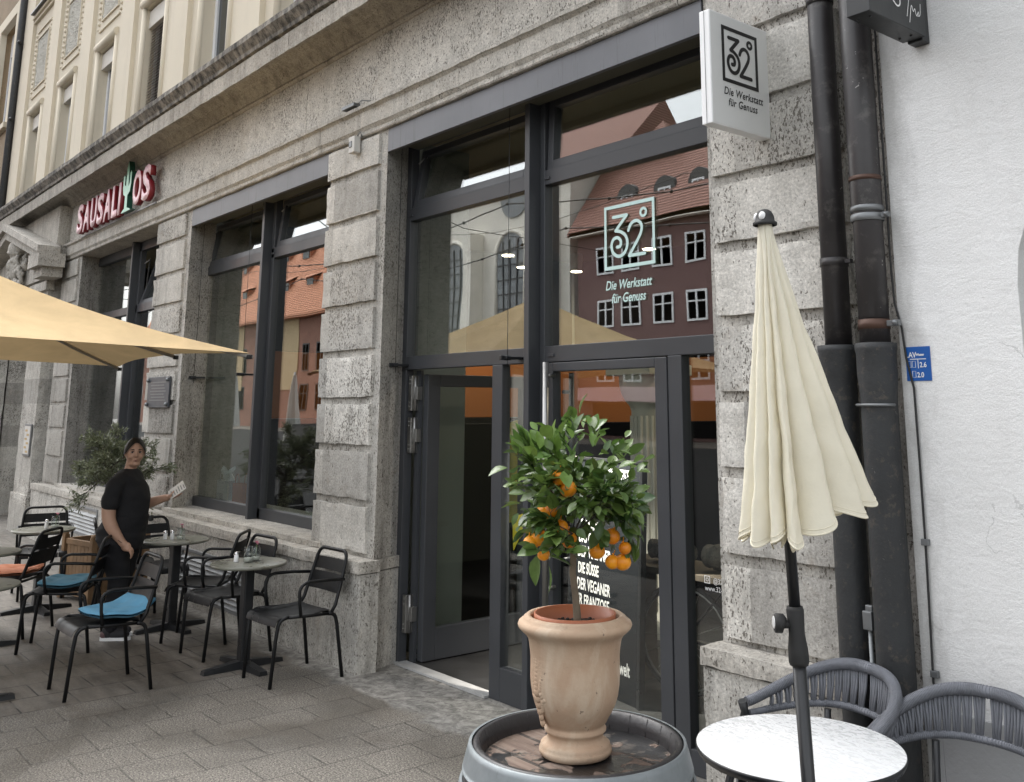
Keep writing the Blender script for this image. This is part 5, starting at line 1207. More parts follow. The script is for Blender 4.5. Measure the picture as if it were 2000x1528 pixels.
def inner_pt(u, v):
    a = 2*pi*u; t = .78+.22*v; q = cloth_pt(u, t); ax = P_(q.z); d = q-ax; k = (.82-.30*v)*(1-.35*abs(sin(8*a+1))*v)
    return ax+d*k-Vector((0, 0, .006*v+.012*sin(9*a)*v))
m.v = []; m.f = []; m.mi = []; m.sm = []; m.grid(inner_pt, 240, 14); m.tube([inner_pt(i/240, 1.0) for i in range(240)], .0026, 6, closed=True); m.build('inner_folds', 'cream_cloth', can)
# stitched seams along some ridges
m = MB()
for u0 in (.60, .66, .72, .775, .83, .90, .97): m.tube([cloth_pt(u0, i/40)+(cloth_pt(u0, i/40)-P_(cloth_pt(u0, i/40).z))*.006 for i in range(4, 41)], .0009, 4)
m.build('seams', 'cream_cloth', can)
m = MB()
for k in range(8): a = 2*pi*k/8; m.tube([P_(2.2), P_(1.55)+rv*.03*cos(a)+fv*.03*sin(a)], .005, 6)
m.build('ribs', 'blackmetal', pt)

# ---------------------------------------------------------------- open sand yellow parasols
def open_parasol(cx_, cy_, ztop, zc, half, hy_, label, mat='yellow_cloth', rz=0, group=None):
    t = thing('open_parasol', label, 'parasol', (cx_, cy_, 0), rz, group); N = 16
    ribs = [(1, 1), (0, 1), (-1, 1), (-1, 0), (-1, -1), (0, -1), (1, -1), (1, 0)]
    m = MB(); H_ = half
    for k in range(8):
        A = ribs[k]; B_ = ribs[(k+1) % 8]
        ea = Vector((A[0]*H_, A[1]*hy_, zc+(.055 if 0 in A else 0))); eb = Vector((B_[0]*H_, B_[1]*hy_, zc+(.055 if 0 in B_ else 0))); tp = Vector((0, 0, ztop))
        def f(u, v):
            e = ea.lerp(eb, v); e.z += .0; mid = (ea+eb)/2; ins = sin(pi*v)*(.12 if A[1] == B_[1] else .03); e = e+(Vector((0, 0, e.z))-e).normalized()*ins*1.0
            p = tp.lerp(e, u); p.z -= .10*sin(pi*u)*sin(pi*v)*.5*u + .09*sin(pi*u)*(1-.0*v) - .0; return p
        m.grid(f, N, N)
    cn = m.build('canopy', mat, t); cn['label'] = 'sand yellow canopy with scalloped hem'
    for k in range(8):
        A = ribs[k]; e = Vector((A[0]*H_, A[1]*hy_, zc+(.055 if 0 in A else 0))); tp = Vector((0, 0, ztop)); m = MB()
        pts = []
        for i in range(9): p_ = tp.lerp(e, i/8*1.01); p_.z -= .09*sin(pi*i/8)+.022; pts.append(p_)
        m.tube(pts, .015, 8, flat=.6); m.build('rib', 'rib_grey', t)
        m = MB(); q = tp.lerp(e, .5); q.z -= .12; m.tube([(0, 0, ztop-.85), q], .012, 8); m.build('strut', 'rib_grey', t)
        m = MB(); m.bbox(e.x-.02, e.x+.02, e.y-.02, e.y+.02, e.z-.045, e.z-.012, .006); m.build('rib_end', 'rubber', t)
    m = MB(); m.tube([(0, 0, 0), (0, 0, ztop+.02)], .032, 20); m.sphere((0, 0, ztop+.01), .04, 14, 8, (1, 1, .5)); m.build('pole', 'rib_grey', t)
    m = MB(); m.lathe([(0, .0), (.28, 0), (.28, .05), (.06, .08), (.05, .3), (0, .3)], seg=32); m.build('base', 'blackmetal', t)
    return t
open_parasol(-8.50, .98, 3.05, 2.20, 1.55, 2.0, 'large sand yellow open parasol over the cafe tables at the left')
for i, (x, y) in enumerate(((-32.4, -5.4), (-25.9, -4.5))):
    t = thing('folded_market_parasol', ('folded white parasol at the left of the pair across the road', 'folded white parasol at the right of the pair across the road')[i], 'parasol', (x, y, 0), 0, 'folded white parasols across the road')
    m = MB(); m.grid(lambda u, v: ((.04+.26*v**.8)*(1-.3*abs(sin(5*2*pi*u/2)))*cos(2*pi*u), (.04+.26*v**.8)*(1-.3*abs(sin(5*2*pi*u/2)))*sin(2*pi*u), (3.12, 2.72)[i]-1.95*v), 60, 10); m.build('canopy', 'white_cloth', t); m = MB(); m.tube([(0, 0, 0), (0, 0, (3.2, 2.8)[i])], .03, 10); m.build('pole', 'steel', t)
# dark car on the road, mirrored in the shop window
car = thing('parked_car', 'black parked car on the road opposite the shop window', 'car', (-21.8, -3.8, 0), radians(4))
m = MB(); body = [(-2.1, .35), (-2.15, .75), (-1.5, .95), (-.9, 1.4), (.6, 1.45), (1.3, 1.0), (2.1, .85), (2.2, .4)]; m.prism(body, F3, -.85, .85); m.build('body', 'carpaint', car)
m = MB(); m.prism([(-1.35, .98), (-.85, 1.35), (.55, 1.40), (1.1, 1.0)], F3, -.86, .86); m.build('windows', 'winpane', car)
for x in (-1.35, 1.35):
    for y in (-.8, .8): m = MB(); m.M = Matrix.Translation((x, y-.1, .33)) @ Matrix.Rotation(-pi/2, 4, 'X'); m.cyl((0, 0, 0), .33, .2, 24); w = m.build('wheel', 'rubber', car); m = MB(); m.M = Matrix.Translation((x, y+(.1 if y > 0 else -.13), .33)) @ Matrix.Rotation(-pi/2, 4, 'X'); m.cyl((0, 0, 0), .2, .03, 16); m.build('rim', 'steel', w)

# ---------------------------------------------------------------- signs and fittings on the walls
s = thing('projecting_sign', 'white projecting box sign with the framed number 32 fixed to the stone pier', 'sign', (-2.72, 3.68, 3.06))
m = MB(); m.bbox(-.03, .03, -.43, 0, 0, .545, .004); m.build('sign_box', 'signwhite', s)
m = MB(); m.bbox(.0285, .0312, -.425, -.004, .006, .539, .001); m.build('sign_face', 'signgrey', s)
m = MB(); m.box(-.0312, -.0285, -.425, -.004, .006, .539); m.build('rear_face', 'signgrey', s)
m = MB(); m.tube([(-.001, -.4312, .003), (-.001, -.4312, .542)], .0012, 4); m.build('seam', 'zinc', s)
Ms = frame((.0313, -.34, .225), (0, 1, 0), (0, 0, 1)); m = MB(); logo32(m, Ms, .245, .255, .0185)
for t_, y, z in (('Die Werkstatt', -.345, .155), ('für Genuss', -.315, .105)): put_text(m, text_mesh(t_, .052, shear=.2, offset=.0007, xs=.88, space=1.05), frame((.0325, y, z), (0, 1, 0), (0, 0, 1)))
m.build('sign_lettering', 'black', s)
s = thing('projecting_sign', 'black projecting box sign with white script fixed to the white wall at the top', 'sign', (-1.865, 3.6, 3.275))
m = MB(); m.bbox(-.05, .05, -.47, -.06, 0, .8, .003); m.build('sign_box', 'signdark', s); m = MB(); m.bbox(-.03, .035, -.06, 0, -.01, .8, .003); m.build('wall_bracket', 'blackmetal', s)
m = MB(); 
for (x, y) in ((-.03, -.42), (.02, -.42), (-.03, -.12), (.02, -.12)): m.sphere((x, y, 0), .006, 8, 5)
m.build('screws', 'blackmetal', s)
m = MB(); Mt = frame((.0505, -.30, .03), (0, 1, 0), (0, 0, 1))
stroke(m, [(.0, .06), (.03, .04), (.055, .055), (.05, .09), (.02, .1)], .007, Mt, smooth=2); stroke(m, [(.10, .02), (.12, .09), (.125, .12)], .004, Mt, smooth=1); stroke(m, [(.118, .0), (.14, .09), (.15, .045), (.165, .075), (.17, .045), (.18, .04)], .004, Mt, smooth=2); stroke(m, [(.18, .045), (.195, .07), (.185, .04), (.205, .05), (.21, .10)], .004, Mt, smooth=2); stroke(m, [(-.06, .16), (.25, .16)], .006, Mt)
m.build('script_lettering', 'whitepaint', s)
# SAUSALITOS letters
s = thing('letter_sign', 'raised pale pink letters SAUSALITOS with a green cactus on the stone frieze', 'sign', (-14.4, 3.60, 4.17))
xs = 0.0; U_sc = .50
def letter(ch_, x, w, z=0, h=.42):
    me = text_mesh(ch_, 1, extrude=0, offset=.035); xsn = [v.co.x for v in me.vertices]; ysn = [v.co.y for v in me.vertices]
    x0_, x1_, y0_, y1_ = min(xsn), max(xsn), min(ysn), max(ysn); sx_, sy_ = w/(x1_-x0_), h/(y1_-y0_)
    bm = bmesh.new(); bm.from_mesh(me); bmesh.ops.remove_doubles(bm, verts=bm.verts, dist=1e-4)
    for v in bm.verts: v.co = Vector((x+(v.co.x-x0_)*sx_, 0, z+(v.co.y-y0_)*sy_))
    r = bmesh.ops.extrude_face_region(bm, geom=bm.faces[:]); 
    for f in bm.faces: f.material_index = 1
    ex = [e for e in r['geom'] if isinstance(e, bmesh.types.BMVert)]
    for v in ex: v.co.y = -.065
    for f in r['geom']:
        if isinstance(f, bmesh.types.BMFace): f.material_index = 0
    bmesh.ops.recalc_face_normals(bm, faces=bm.faces[:]); me2 = bpy.data.meshes.new('letter'); bm.to_mesh(me2); bm.free(); return me2
x = 0; W3_ = {'S': .27, 'A': .30, 'U': .27, 'L': .23, 'I': .085, 'O': .34}
for ch_ in 'SAUSALI': meshobj('letter', letter(ch_, x, W3_[ch_]), ['pink', 'red'], s); x += W3_[ch_]+.035
cxx = x+.20
m = MB(); cac = [(-.17, 0), (.20, 0), (.13, .03), (.05, .05), (.04, .22), (.12, .26), (.15, .36), (.15, .52), (.12, .55), (.09, .52), (.09, .38), (.05, .34), (.04, .62), (.0, .70), (-.045, .62), (-.045, .36), (-.09, .38), (-.10, .50), (-.13, .53), (-.16, .50), (-.16, .34), (-.12, .25), (-.05, .22), (-.05, .05), (-.11, .03)]
m.prism([(cxx+a, b_*.92) for a, b_ in reversed(cac)], lambda a, b_, d: (a, d, b_), -.066, 0, mi=0, side_mi=1); m.build('cactus_letter', ['cactus', 'darkgreen'], s)
x = cxx+.24
for ch_, h in (('O', .44), ('S', .44)): meshobj('letter', letter(ch_, x, .30 if ch_ == 'O' else .29, z=.02, h=h), ['pink', 'red'], s); x += .34
m = MB(); m.box(0, x, -.002, .055, -.03, -.012); m.build('mounting_rail', 'zinc', s)
# blue water mains plate
s = thing('water_mains_plate', 'small blue enamel plate with white numbers on the white wall', 'sign', (-1.98, 3.6, 1.975))
m = MB(); m.bbox(-.052, .052, -.004, 0, -.067, .067, .0015); m.build('plate', 'blue', s); m = MB()
Mt = frame((-.052, -.0046, -.067), (1, 0, 0), (0, 0, 1))
for t_, a, b_, z in (('.AV', .008, .092, .030), ('Wasser', .045, .098, .013), ('2.6', .058, .053, .028), ('2.0', .045, .014, .028)): put_text(m, text_mesh(t_, z, offset=.0006, xs=.85), frame((-.052+a, -.0048, -.067+b_), (1, 0, 0), (0, 0, 1)))
stroke(m, [(.02, .085), (.085, .085)], .003, Mt, .0003); stroke(m, [(.052, .084), (.052, .05)], .003, Mt, .0003)
for (a, b_) in ((.008, .053), (.027, .053), (.026, .014)): stroke(m, [(a, b_), (a+.014, b_), (a+.014, b_+.024), (a, b_+.024)], .0013, Mt, .0003, closed=True)
m.build('numbers', 'whitepaint', s)
# drainpipes
d1 = thing('drainpipe', 'brown painted drainpipe next to the stone pier, left of the pair', 'drainpipe', (-2.335, 3.60, 0), group='drainpipes between stone pier and white wall')
m = MB(); m.tube([(0, 0, 2.06), (0, .0, 3.0), (0, 0, 4.9)], .056, 28); m.build('upper_pipe', 'pipe', d1)
m = MB(); m.lathe([(.066, 0), (.066, 1.80), (.066, 1.90), (.074, 1.93), (.083, 1.97), (.086, 2.03), (.089, 2.04), (.089, 2.062), (.058, 2.062)], seg=36); m.build('cast_iron_pipe', 'castiron', d1)
for z in (2.40, 3.6): m = MB(); m.lathe([(.058, z), (.0605, z), (.0605, z+.035), (.058, z+.035)], seg=30); m.bbox(.055, .085, -.012, .012, z+.008, z+.026, .002); m.build('clamp', 'pipe', d1)
d2 = thing('drainpipe', 'thicker brown painted drainpipe beside the white wall, right of the pair', 'drainpipe', (-2.130, 3.545, 0), group='drainpipes between stone pier and white wall')
m = MB(); m.tube([(0, 0, 2.06), (0, .0, 2.6), (.0, 0, 2.62), (0, 0, 4.9)], [.060, .060, .064, .064], 28); m.build('upper_pipe', 'pipe', d2)
m = MB(); m.lathe([(.071, 0), (.071, 1.84), (.074, 1.88), (.078, 1.93), (.078, 2.02), (.082, 2.035), (.082, 2.06), (.06, 2.062)], seg=36); m.build('cast_iron_pipe', 'castiron', d2)
m = MB(); m.lathe([(.0625, 2.115), (.0635, 2.115), (.0635, 2.155), (.0625, 2.155)], seg=30); m.lathe([(.0655, 2.73), (.0665, 2.73), (.0665, 2.75), (.0655, 2.75)], seg=30); m.build('copper_band', 'copper', d2)
m = MB(); m.lathe([(.063, 2.60), (.068, 2.605), (.068, 2.62), (.063, 2.625)], seg=30); m.build('pipe_collar', 'zinc', d2); m = MB(); m.lathe([(.065, 2.56), (.069, 2.565), (.069, 2.585), (.065, 2.59)], seg=30); m.bbox(.06, .10, -.012, .012, 2.568, 2.59, .002); m.sphere((.09, -.014, 2.58), .01, 10, 6); m.build('clamp', 'zinc', d2)
m = MB(); m.bbox(.06, .115, -.012, .010, 2.125, 2.148, .002); m.sphere((.10, -.016, 2.137), .013, 10, 6); m.build('clamp', 'zinc', d2)
m = MB(); m.tube([(-.076, -.02, 1.815), (-.06, -.065, 1.815), (0, -.082, 1.815), (.06, -.065, 1.815), (.08, -.02, 1.815)], .006, 8); m.build('strap', 'zinc', d2); m = MB(); m.bbox(-.1, -.07, -.03, -.01, .98, 1.05, .004); m.build('bracket', 'zinc', d2)
nc = thing('drainpipe', 'dark drainpipe at the joint of cream and brown houses', 'drainpipe', (-20.86, 3.73, 0)); m = MB(); m.tube([(0, 0, 0), (0, 0, 16)], .065, 16); m.build('pipe', 'castiron', nc)
m = MB()
for z in (7.4, 9.0): m.tube([(-.2, -.02, z), (.15, -.02, z-.02)], .015, 6); m.sphere((.12, -.03, z-.02), .04, 8, 6)
m.build('bracket', 'blackmetal', nc)
# thin grey conduit and dark cable with clips
m = MB(); m.tube([(-2.215, 3.52, .0), (-2.215, 3.52, 1.02)], .009, 10); m.bbox(-2.235, -2.195, 3.50, 3.53, .96, 1.03, .004); tag(m.build('conduit', 'zinc'), 'thin pale conduit running up between the two drainpipes', 'conduit')
cb = thing('wall_cable', 'dark cable clipped down the white wall beside the drainpipes', 'cable', (-2.03, 3.59, 0))
m = MB(); pts = [(-.035, .0, 4.2), (-.035, 0, 3.0), (-.035, 0, 2.35), (-.03, 0, 2.22), (-.006, -.0, 2.12), (.004, 0, 2.0), (.028, 0, 1.88), (.030, 0, 1.6), (.030, 0, 1.3), (.026, 0, 1.0), (.022, 0, .8), (.045, 0, .70), (.05, 0, .3)]; m.tube(pts, .0045, 8); m.build('cable', 'rubber', cb)
for z in (1.30, .83): m = MB(); m.bbox(.015, .045, -.008, .01, z-.012, z+.012, .002); m.build('clip', 'zinc', cb)
# small fittings on pier and frieze
s = thing('motion_sensor', 'small beige electric box hanging at the top of the middle stone pier', 'sensor', (-6.66, 3.66, 3.87)); m = MB(); m.bbox(-.055, .035, -.06, 0, -.075, .06, .006); m.build('housing', 'planter' if False else 'paper', s); m = MB(); m.tube([(.03, -.03, .06), (.06, -.02, .09), (.05, 0, .05)], .006, 6); m.bbox(-.04, .0, -.066, -.058, -.03, .02, .002); m.build('cable', 'zinc', s)
m = MB(); m.bbox(-6.86, -6.66, 3.60, 3.66, 4.185, 4.215, .003); m.tube([(-6.66, 3.63, 4.2), (-6.58, 3.63, 4.215), (-6.52, 3.68, 4.205)], .004, 6); tag(m.build('spotlight_bracket', 'zinc'), 'short grey metal bracket with cable on the frieze above the pier', 'bracket')
s = thing('wall_plaque', 'grey engraved plaque on the pier above the woman', 'plaque', (-10.87, 3.665, 1.965)); m = MB(); m.bbox(-.34, .34, -.02, 0, -.165, .165, .004); m.build('plate', 'plaque', s); m = MB()
for i in range(7): m.box(-.25+.02*(i % 3), .25-.03*((i*2) % 3), -.0215, -.02, .10-i*.032, .112-i*.032)
for (a, b_) in ((-.31, .13), (.31, .13), (-.31, -.13), (.31, -.13)): m.sphere((a, -.03, b_), .022, 8, 6)
m.build('engraving', 'zinc', s)
s = thing('framed_menu', 'framed colourful menu poster on the post of the pedimented entrance', 'poster', (-15.98, 3.545, 1.33)); m = MB(); m.bbox(-.2, .2, -.02, 0, -.23, .23, .004); m.build('frame', 'zinc', s); m = MB(); m.box(-.17, .17, -.023, -.02, -.2, .2); m.build('menu_sheet', 'paper', s)
m = MB()
for i in range(6): m.box(-.12+.1*(i % 2), .02+.1*(i % 2), -.0245, -.023, .12-i*.06, .15-i*.06)
m.build('pictures', 'yellow_cloth', s)

# ---------------------------------------------------------------- planter with olive tree
pl = thing('wooden_planter', 'square slatted wooden planter beneath the olive tree', 'planter', (-10.33, 3.08, 0), radians(12)); h = .27
m = MB()
for k in range(4):
    m.M = Matrix.Rotation(k*pi/2, 4, 'Z')
    for i in range(7): a = -h+.05+i*.067; m.bbox(a, a+.062, -h, -h+.018, .06, .53, .003)
    m.bbox(-h, h, -h-.008, -h+.02, .50, .55, .003); m.bbox(-h, h, -h-.008, -h+.02, .04, .09, .003)
m.build('slatted_sides', 'planter', pl)
for k in range(4): m = MB(); m.M = Matrix.Rotation(k*pi/2, 4, 'Z'); m.bbox(-h-.025, -h+.03, -h-.025, -h+.03, 0, .585, .006); m.sphere((-h, -h, .59), .03, 10, 6); m.build('corner_post', 'planter', pl)
m = MB(); m.box(-h+.02, h-.02, -h+.02, h-.02, .1, .47); m.build('soil', 'soil', pl)
ot = thing('olive_tree', 'small olive tree with a rounded grey green crown in the wooden planter', 'olive tree', (-10.33, 3.08, .47))
r2 = random.Random(5); m = MB(); m.tube([(0, 0, 0), (.02, .01, .15), (-.02, 0, .3), (.01, .02, .45), (.0, .0, .56)], [.05, .042, .045, .036, .03], 12)
m.sphere((.0, 0, .36), .055, 10, 8); m.build('trunk', 'oliveb', ot); m = MB(); LV = MB(); otips = []
def og(p, d, l, r, dep):
    pts = [p]; q = p.copy()
    for i in range(4): d = (d+Vector((r2.gauss(0, .15), r2.gauss(0, .15), r2.gauss(-.01, .12)))).normalized(); q = q+d*l/4; pts.append(q.copy()); otips.append((q.copy(), d.copy(), dep))
    m.tube(pts, [r, r*.85, r*.7, r*.55, r*.4], 5)
    if dep < 3:
        for k in range(3): og(q, (d+Vector((r2.gauss(0, .55), r2.gauss(0, .55), r2.gauss(.0, .42)))).normalized(), l*r2.uniform(.6, .85), r*.55, dep+1)
for k in range(9): a = k*2*pi/9+r2.uniform(-.2, .2); el = r2.uniform(-.1, 1.25); og(Vector((0, 0, .53)), Vector((cos(a)*cos(el), sin(a)*cos(el), sin(el))), r2.uniform(.15, .21), .014, 0)
m.build('branches', 'oliveb', ot)
for (q, d, dep) in otips:
    if dep < 1: continue
    for k in range(5 if dep >= 2 else 3):
        dd = (d+Vector((r2.gauss(0, .6), r2.gauss(0, .6), r2.gauss(0, .6)))).normalized(); s_ = dd.cross(Vector((r2.gauss(0, 1), r2.gauss(0, 1), r2.gauss(0, 1)))).normalized(); L_ = r2.uniform(.03, .055); p0 = q+Vector((r2.gauss(0, .015), r2.gauss(0, .015), r2.gauss(0, .015)))
        LV.add([p0, p0+dd*L_*.5+s_*.0055, p0+dd*L_, p0+dd*L_*.5-s_*.0055], [(0, 1, 2, 3)])
LV.build('foliage', 'oleaf', ot); ot.scale = (1.12, 1.12, 1.08)

# ================================================================ the woman
PW = thing('person', 'woman in black t-shirt and trousers looking over her shoulder, holding a menu card', 'person', (-8.43, 2.665, 0), radians(50))
PW.scale = (.965, .965, .965)
def fuse(mbs, voxel, it=4):
    bm = bmesh.new()
    for mb in mbs:
        me = bpy.data.meshes.new('t'); me.from_pydata(mb.v, [], mb.f); bm.from_mesh(me); bpy.data.meshes.remove(me)
    me = bpy.data.meshes.new('f'); bm.to_mesh(me); bm.free(); o = bpy.data.objects.new('f', me); COL.objects.link(o)
    md = o.modifiers.new('r', 'REMESH'); md.mode = 'VOXEL'; md.voxel_size = voxel; md.use_smooth_shade = True
    sm = o.modifiers.new('s', 'SMOOTH'); sm.iterations = it; sm.factor = .6
    out = eval_mesh(o); bpy.data.objects.remove(o); out.materials.clear()
    for p_ in out.polygons: p_.use_smooth = True
    return out
def loft(mb, rings, seg=40):
    """closed body through horizontal ellipses (x, y, z, rx, ry)"""
    vs = []; fs = []; n = len(rings)
    for (x, y, z, a, b_) in rings:
        for k in range(seg): t = 2*pi*k/seg; vs.append((x+a*cos(t), y+b_*sin(t), z))
    for i in range(n-1):
        for k in range(seg): k2 = (k+1) % seg; fs.append((i*seg+k, i*seg+k2, (i+1)*seg+k2, (i+1)*seg+k))
    mb.add(vs, fs+[tuple(reversed(range(seg))), tuple((n-1)*seg+k for k in range(seg))], True)
def limb(mb, pts, r, n=5):
    """smooth tapering limb through joints with round ends"""
    P = [Vector(p) for p in pts]; Q = []; RR = []
    for i in range(len(P)-1):
        p0, p1, p2, p3 = P[max(0, i-1)], P[i], P[i+1], P[min(len(P)-1, i+2)]
        for k in range(n):
            t = k/n; Q.append(.5*((2*p1)+(p2-p0)*t+(2*p0-5*p1+4*p2-p3)*t*t+(3*p1-p0-3*p2+p3)*t**3)); RR.append(r[i]*(1-t)+r[i+1]*t)
    Q.append(P[-1]); RR.append(r[-1]); mb.tube(Q, RR, 20); mb.sphere(Q[0], RR[0], 16, 12); mb.sphere(Q[-1], RR[-1], 16, 12)
# local axes: +x she faces, -y her right side (towards the camera), z up
HT = radians(-60)     # the head turned towards the camera
HC = Vector((.020, -.010, 1.490)); HR = Matrix.Translation(HC) @ Matrix.Rotation(HT, 4, 'Z') @ Matrix.Rotation(radians(4), 4, 'Y')
hd = MB(); hd.M = HR
def headpt(u, v):
    th = pi*v; ph = 2*pi*u; x, y, z = sin(th)*cos(ph), sin(th)*sin(ph), cos(th)
    rx, ry, rz = .092, .075, .112
    if z < 0: ry *= 1-.16*abs(z)**1.4; rx *= 1-.05*abs(z)
    X, Y, Z = x*rx, y*ry, z*rz
    if x > 0: X -= .010*max(0, z)**2
    if x > .3: X -= .007*math.exp(-((abs(Y)-.031)/.017)**2-((Z-.008)/.014)**2)
    if x > 0 and z < 0: X += .004*math.exp(-(Y/.025)**2)*abs(z)
    return (X, Y, Z)
hd.grid(headpt, 56, 40)
hd.tube([(.085, 0, .018), (.094, 0, .0), (.105, 0, -.020), (.096, 0, -.030)], [.007, .009, .0125, .008], 12)
for s_ in (-1, 1): hd.sphere((.096, s_*.011, -.024), .0075, 10, 8); hd.sphere((-.002, s_*.075, -.005), .022, 12, 10, (.75, .4, 1.3)); hd.sphere((.068, s_*.036, -.026), .026, 12, 8, (.7, 1, .8))
hd.sphere((.080, 0, -.058), .021, 12, 8, (.75, 1.2, .6)); hd.sphere((.066, 0, -.088), .027, 12, 10, (1, 1.2, .8)); hd.sphere((.04, 0, -.09), .045, 12, 10, (1, 1, .6))
bd = MB()
loft(bd, [(-.02, 0, .86, .12, .14), (.0, 0, 1.0, .14, .15), (.0, 0, 1.12, .13, .14), (-.01, 0, 1.22, .11, .145), (-.02, 0, 1.29, .07, .11), (-.018, 0, 1.33, .05, .06)])
limb(bd, [(-.018, 0, 1.30), (-.005, -.002, 1.37), (.012, -.008, 1.44)], [.056, .048, .050])
RA = [(-.03, -.155, 1.275), (-.065, -.205, 1.15), (-.07, -.215, 1.0), (-.035, -.215, .90), (.04, -.205, .80), (.068, -.2, .765)]
LA = [(-.02, .155, 1.275), (-.02, .20, 1.15), (.0, .21, 1.03), (.11, .195, 1.06), (.225, .175, 1.095), (.255, .17, 1.10)]
limb(bd, RA, [.040, .060, .055, .050, .032, .030]); limb(bd, LA, [.040, .060, .052, .044, .032, .030])
bd.sphere((.088, -.197, .745), .036, 16, 12, (1.15, .62, 1.05)); bd.sphere((.115, -.195, .722), .030, 16, 12, (1.0, .95, .62))
bd.sphere((.29, .167, 1.108), .038, 16, 12, (1.15, .95, .5))
limb(bd, [(-.02, -.09, .80), (.0, -.09, .46), (-.03, -.085, .09)], [.09, .06, .04]); limb(bd, [(-.02, .09, .80), (-.03, .09, .46), (-.08, .085, .09)], [.09, .06, .04])
fg = MB()
def finger(p, d, n_, L, r, bend):
    """three phalanges; d direction, n_ palm normal for curling"""
    d = Vector(d).normalized(); n_ = Vector(n_).normalized(); q = Vector(p); pts = [q.copy()]; rad = [r*1.05]
    for k, l in enumerate((.45, .32, .23)):
        ax = d.cross(n_).normalized(); d = (Matrix.Rotation(bend, 3, ax) @ d).normalized(); q = q+d*L*l; pts.append(q.copy()); rad.append(r*(1-.12*(k+1)))
    fg.tube(pts, rad, 8); fg.sphere(pts[-1], rad[-1], 8, 6); fg.sphere(pts[0], rad[0], 8, 6)
for i, (dy, L) in enumerate(((-.027, .058), (-.009, .066), (.010, .062), (.027, .050))): finger((.130, -.195+dy, .715), (.72, .03*(i-1.5), -.52), (-.5, 0, -.8), L, .0092, radians(24+4*i))
finger((.105, -.168, .738), (.55, .75, -.35), (-.4, -.3, -.8), .052, .0102, radians(12))
for i, (dy, L) in enumerate(((-.028, .055), (-.010, .068), (.009, .072), (.027, .062))): finger((.318, .168+dy, 1.105), (.95, .02*(i-1.5), .18), (0, 0, 1), L, .0092, radians(10))
finger((.285, .137, 1.118), (.72, -.25, .62), (0, .6, .3), .055, .0102, radians(8))
meshobj('body', fuse([bd, hd, fg], .0055, 2), ['skin'], PW)
m = MB(); m.M = HR
for s_ in (-1, 1): m.sphere((.079, s_*.0305, .008), .0105, 14, 8, (.55, 1.25, .55))
m.build('eyes', 'eyewhite', PW); m = MB(); m.M = HR
for s_ in (-1, 1):
    m.sphere((.0840, s_*.0300-.0015, .008), .0062, 12, 8, (.5, 1, 1)); m.tube([(.084, s_*.016, .0155), (.0875, s_*.030, .0175), (.079, s_*.046, .012)], [.0020, .0028, .0012], 6)
    m.tube([(.089, s_*.014, .029), (.0885, s_*.030, .034), (.076, s_*.051, .027)], [.0030, .0038, .0014], 6)
m.build('eyebrows_and_irises', 'hair', PW)
m = MB(); m.M = HR; m.tube([(.084, -.018, -.0575), (.0945, -.009, -.0535), (.0955, 0, -.0555), (.0945, .009, -.0535), (.084, .018, -.0575)], [.001, .0036, .0034, .0036, .001], 8); m.tube([(.082, -.021, -.059), (.094, 0, -.0635), (.082, .021, -.059)], [.001, .005, .001], 8); m.build('lips', 'lips', PW)
m = MB(); m.M = HR
def hairpt(u, v):
    ph = 2*pi*u; fr = max(0, cos(ph))**2.2; th = pi*(.01+.68*v)*(1-.62*fr)*(1-.20*abs(sin(ph))); x, y, z = sin(th)*cos(ph), sin(th)*sin(ph), cos(th)
    k = 1.10+.02*noise.noise(Vector((ph*4, th*1.2, 2))); return (x*.092*k-.003, y*.0765*k*1.03, z*.112*k+.002)
m.grid(hairpt, 64, 26)
for s_ in ():
    for j in range(6): m.tube([(.052-.010*j, s_*(.006+.004*j), .112-.002*j), (.066-.014*j, s_*(.042), .084-.01*j), (.044-.013*j, s_*.077, .036), (-.010-.008*j, s_*.083, -.008-.008*j), (-.06, s_*.055, -.045)], .0075, 6)
m.sphere((-.07, 0, -.015), .062, 16, 12, (.9, 1.1, 1.1)); m.tube([(-.09, 0, -.04), (-.105, 0, -.07), (-.10, 0, -.11)], [.034, .030, .012], 12)
m.build('hair', 'hair', PW)
m = MB(); m.M = HR; m.sphere((0, -.085, -.042), .008, 8, 6); m.sphere((0, .085, -.042), .008, 8, 6); m.build('earrings', 'copper', PW)
# clothes
ts = MB(); loft(ts, [(-.01, 0, .80, .155, .17), (-.005, 0, .87, .162, .175), (.01, 0, .95, .155, .170), (.015, 0, 1.04, .148, .165), (.02, 0, 1.12, .148, .168), (.010, 0, 1.19, .138, .175), (-.010, 0, 1.25, .118, .175), (-.022, 0, 1.305, .100, .172), (-.02, 0, 1.335, .082, .125), (-.02, 0, 1.352, .066, .080), (-.018, 0, 1.358, .060, .070)])
limb(ts, [(-.025, -.10, 1.275), (-.045, -.185, 1.225), (-.062, -.207, 1.14), (-.068, -.212, 1.09)], [.070, .073, .071, .070]); limb(ts, [(-.02, .10, 1.275), (-.02, .18, 1.22), (-.018, .205, 1.14), (-.008, .21, 1.09)], [.070, .072, .070, .069])
tm = fuse([ts], .008, 6)
for v in tm.vertices:
    c_ = v.co; c_ += v.normal*(noise.noise(Vector((c_.x*6, c_.y*6, c_.z*14)))*.010+noise.noise(c_*20)*.004)
meshobj('t_shirt', tm, ['tshirt'], PW)
tr_ = MB(); loft(tr_, [(-.03, 0, .70, .15, .18), (-.045, 0, .78, .19, .20), (-.045, 0, .85, .195, .20), (-.02, 0, .92, .185, .19), (.0, 0, .98, .17, .18)])
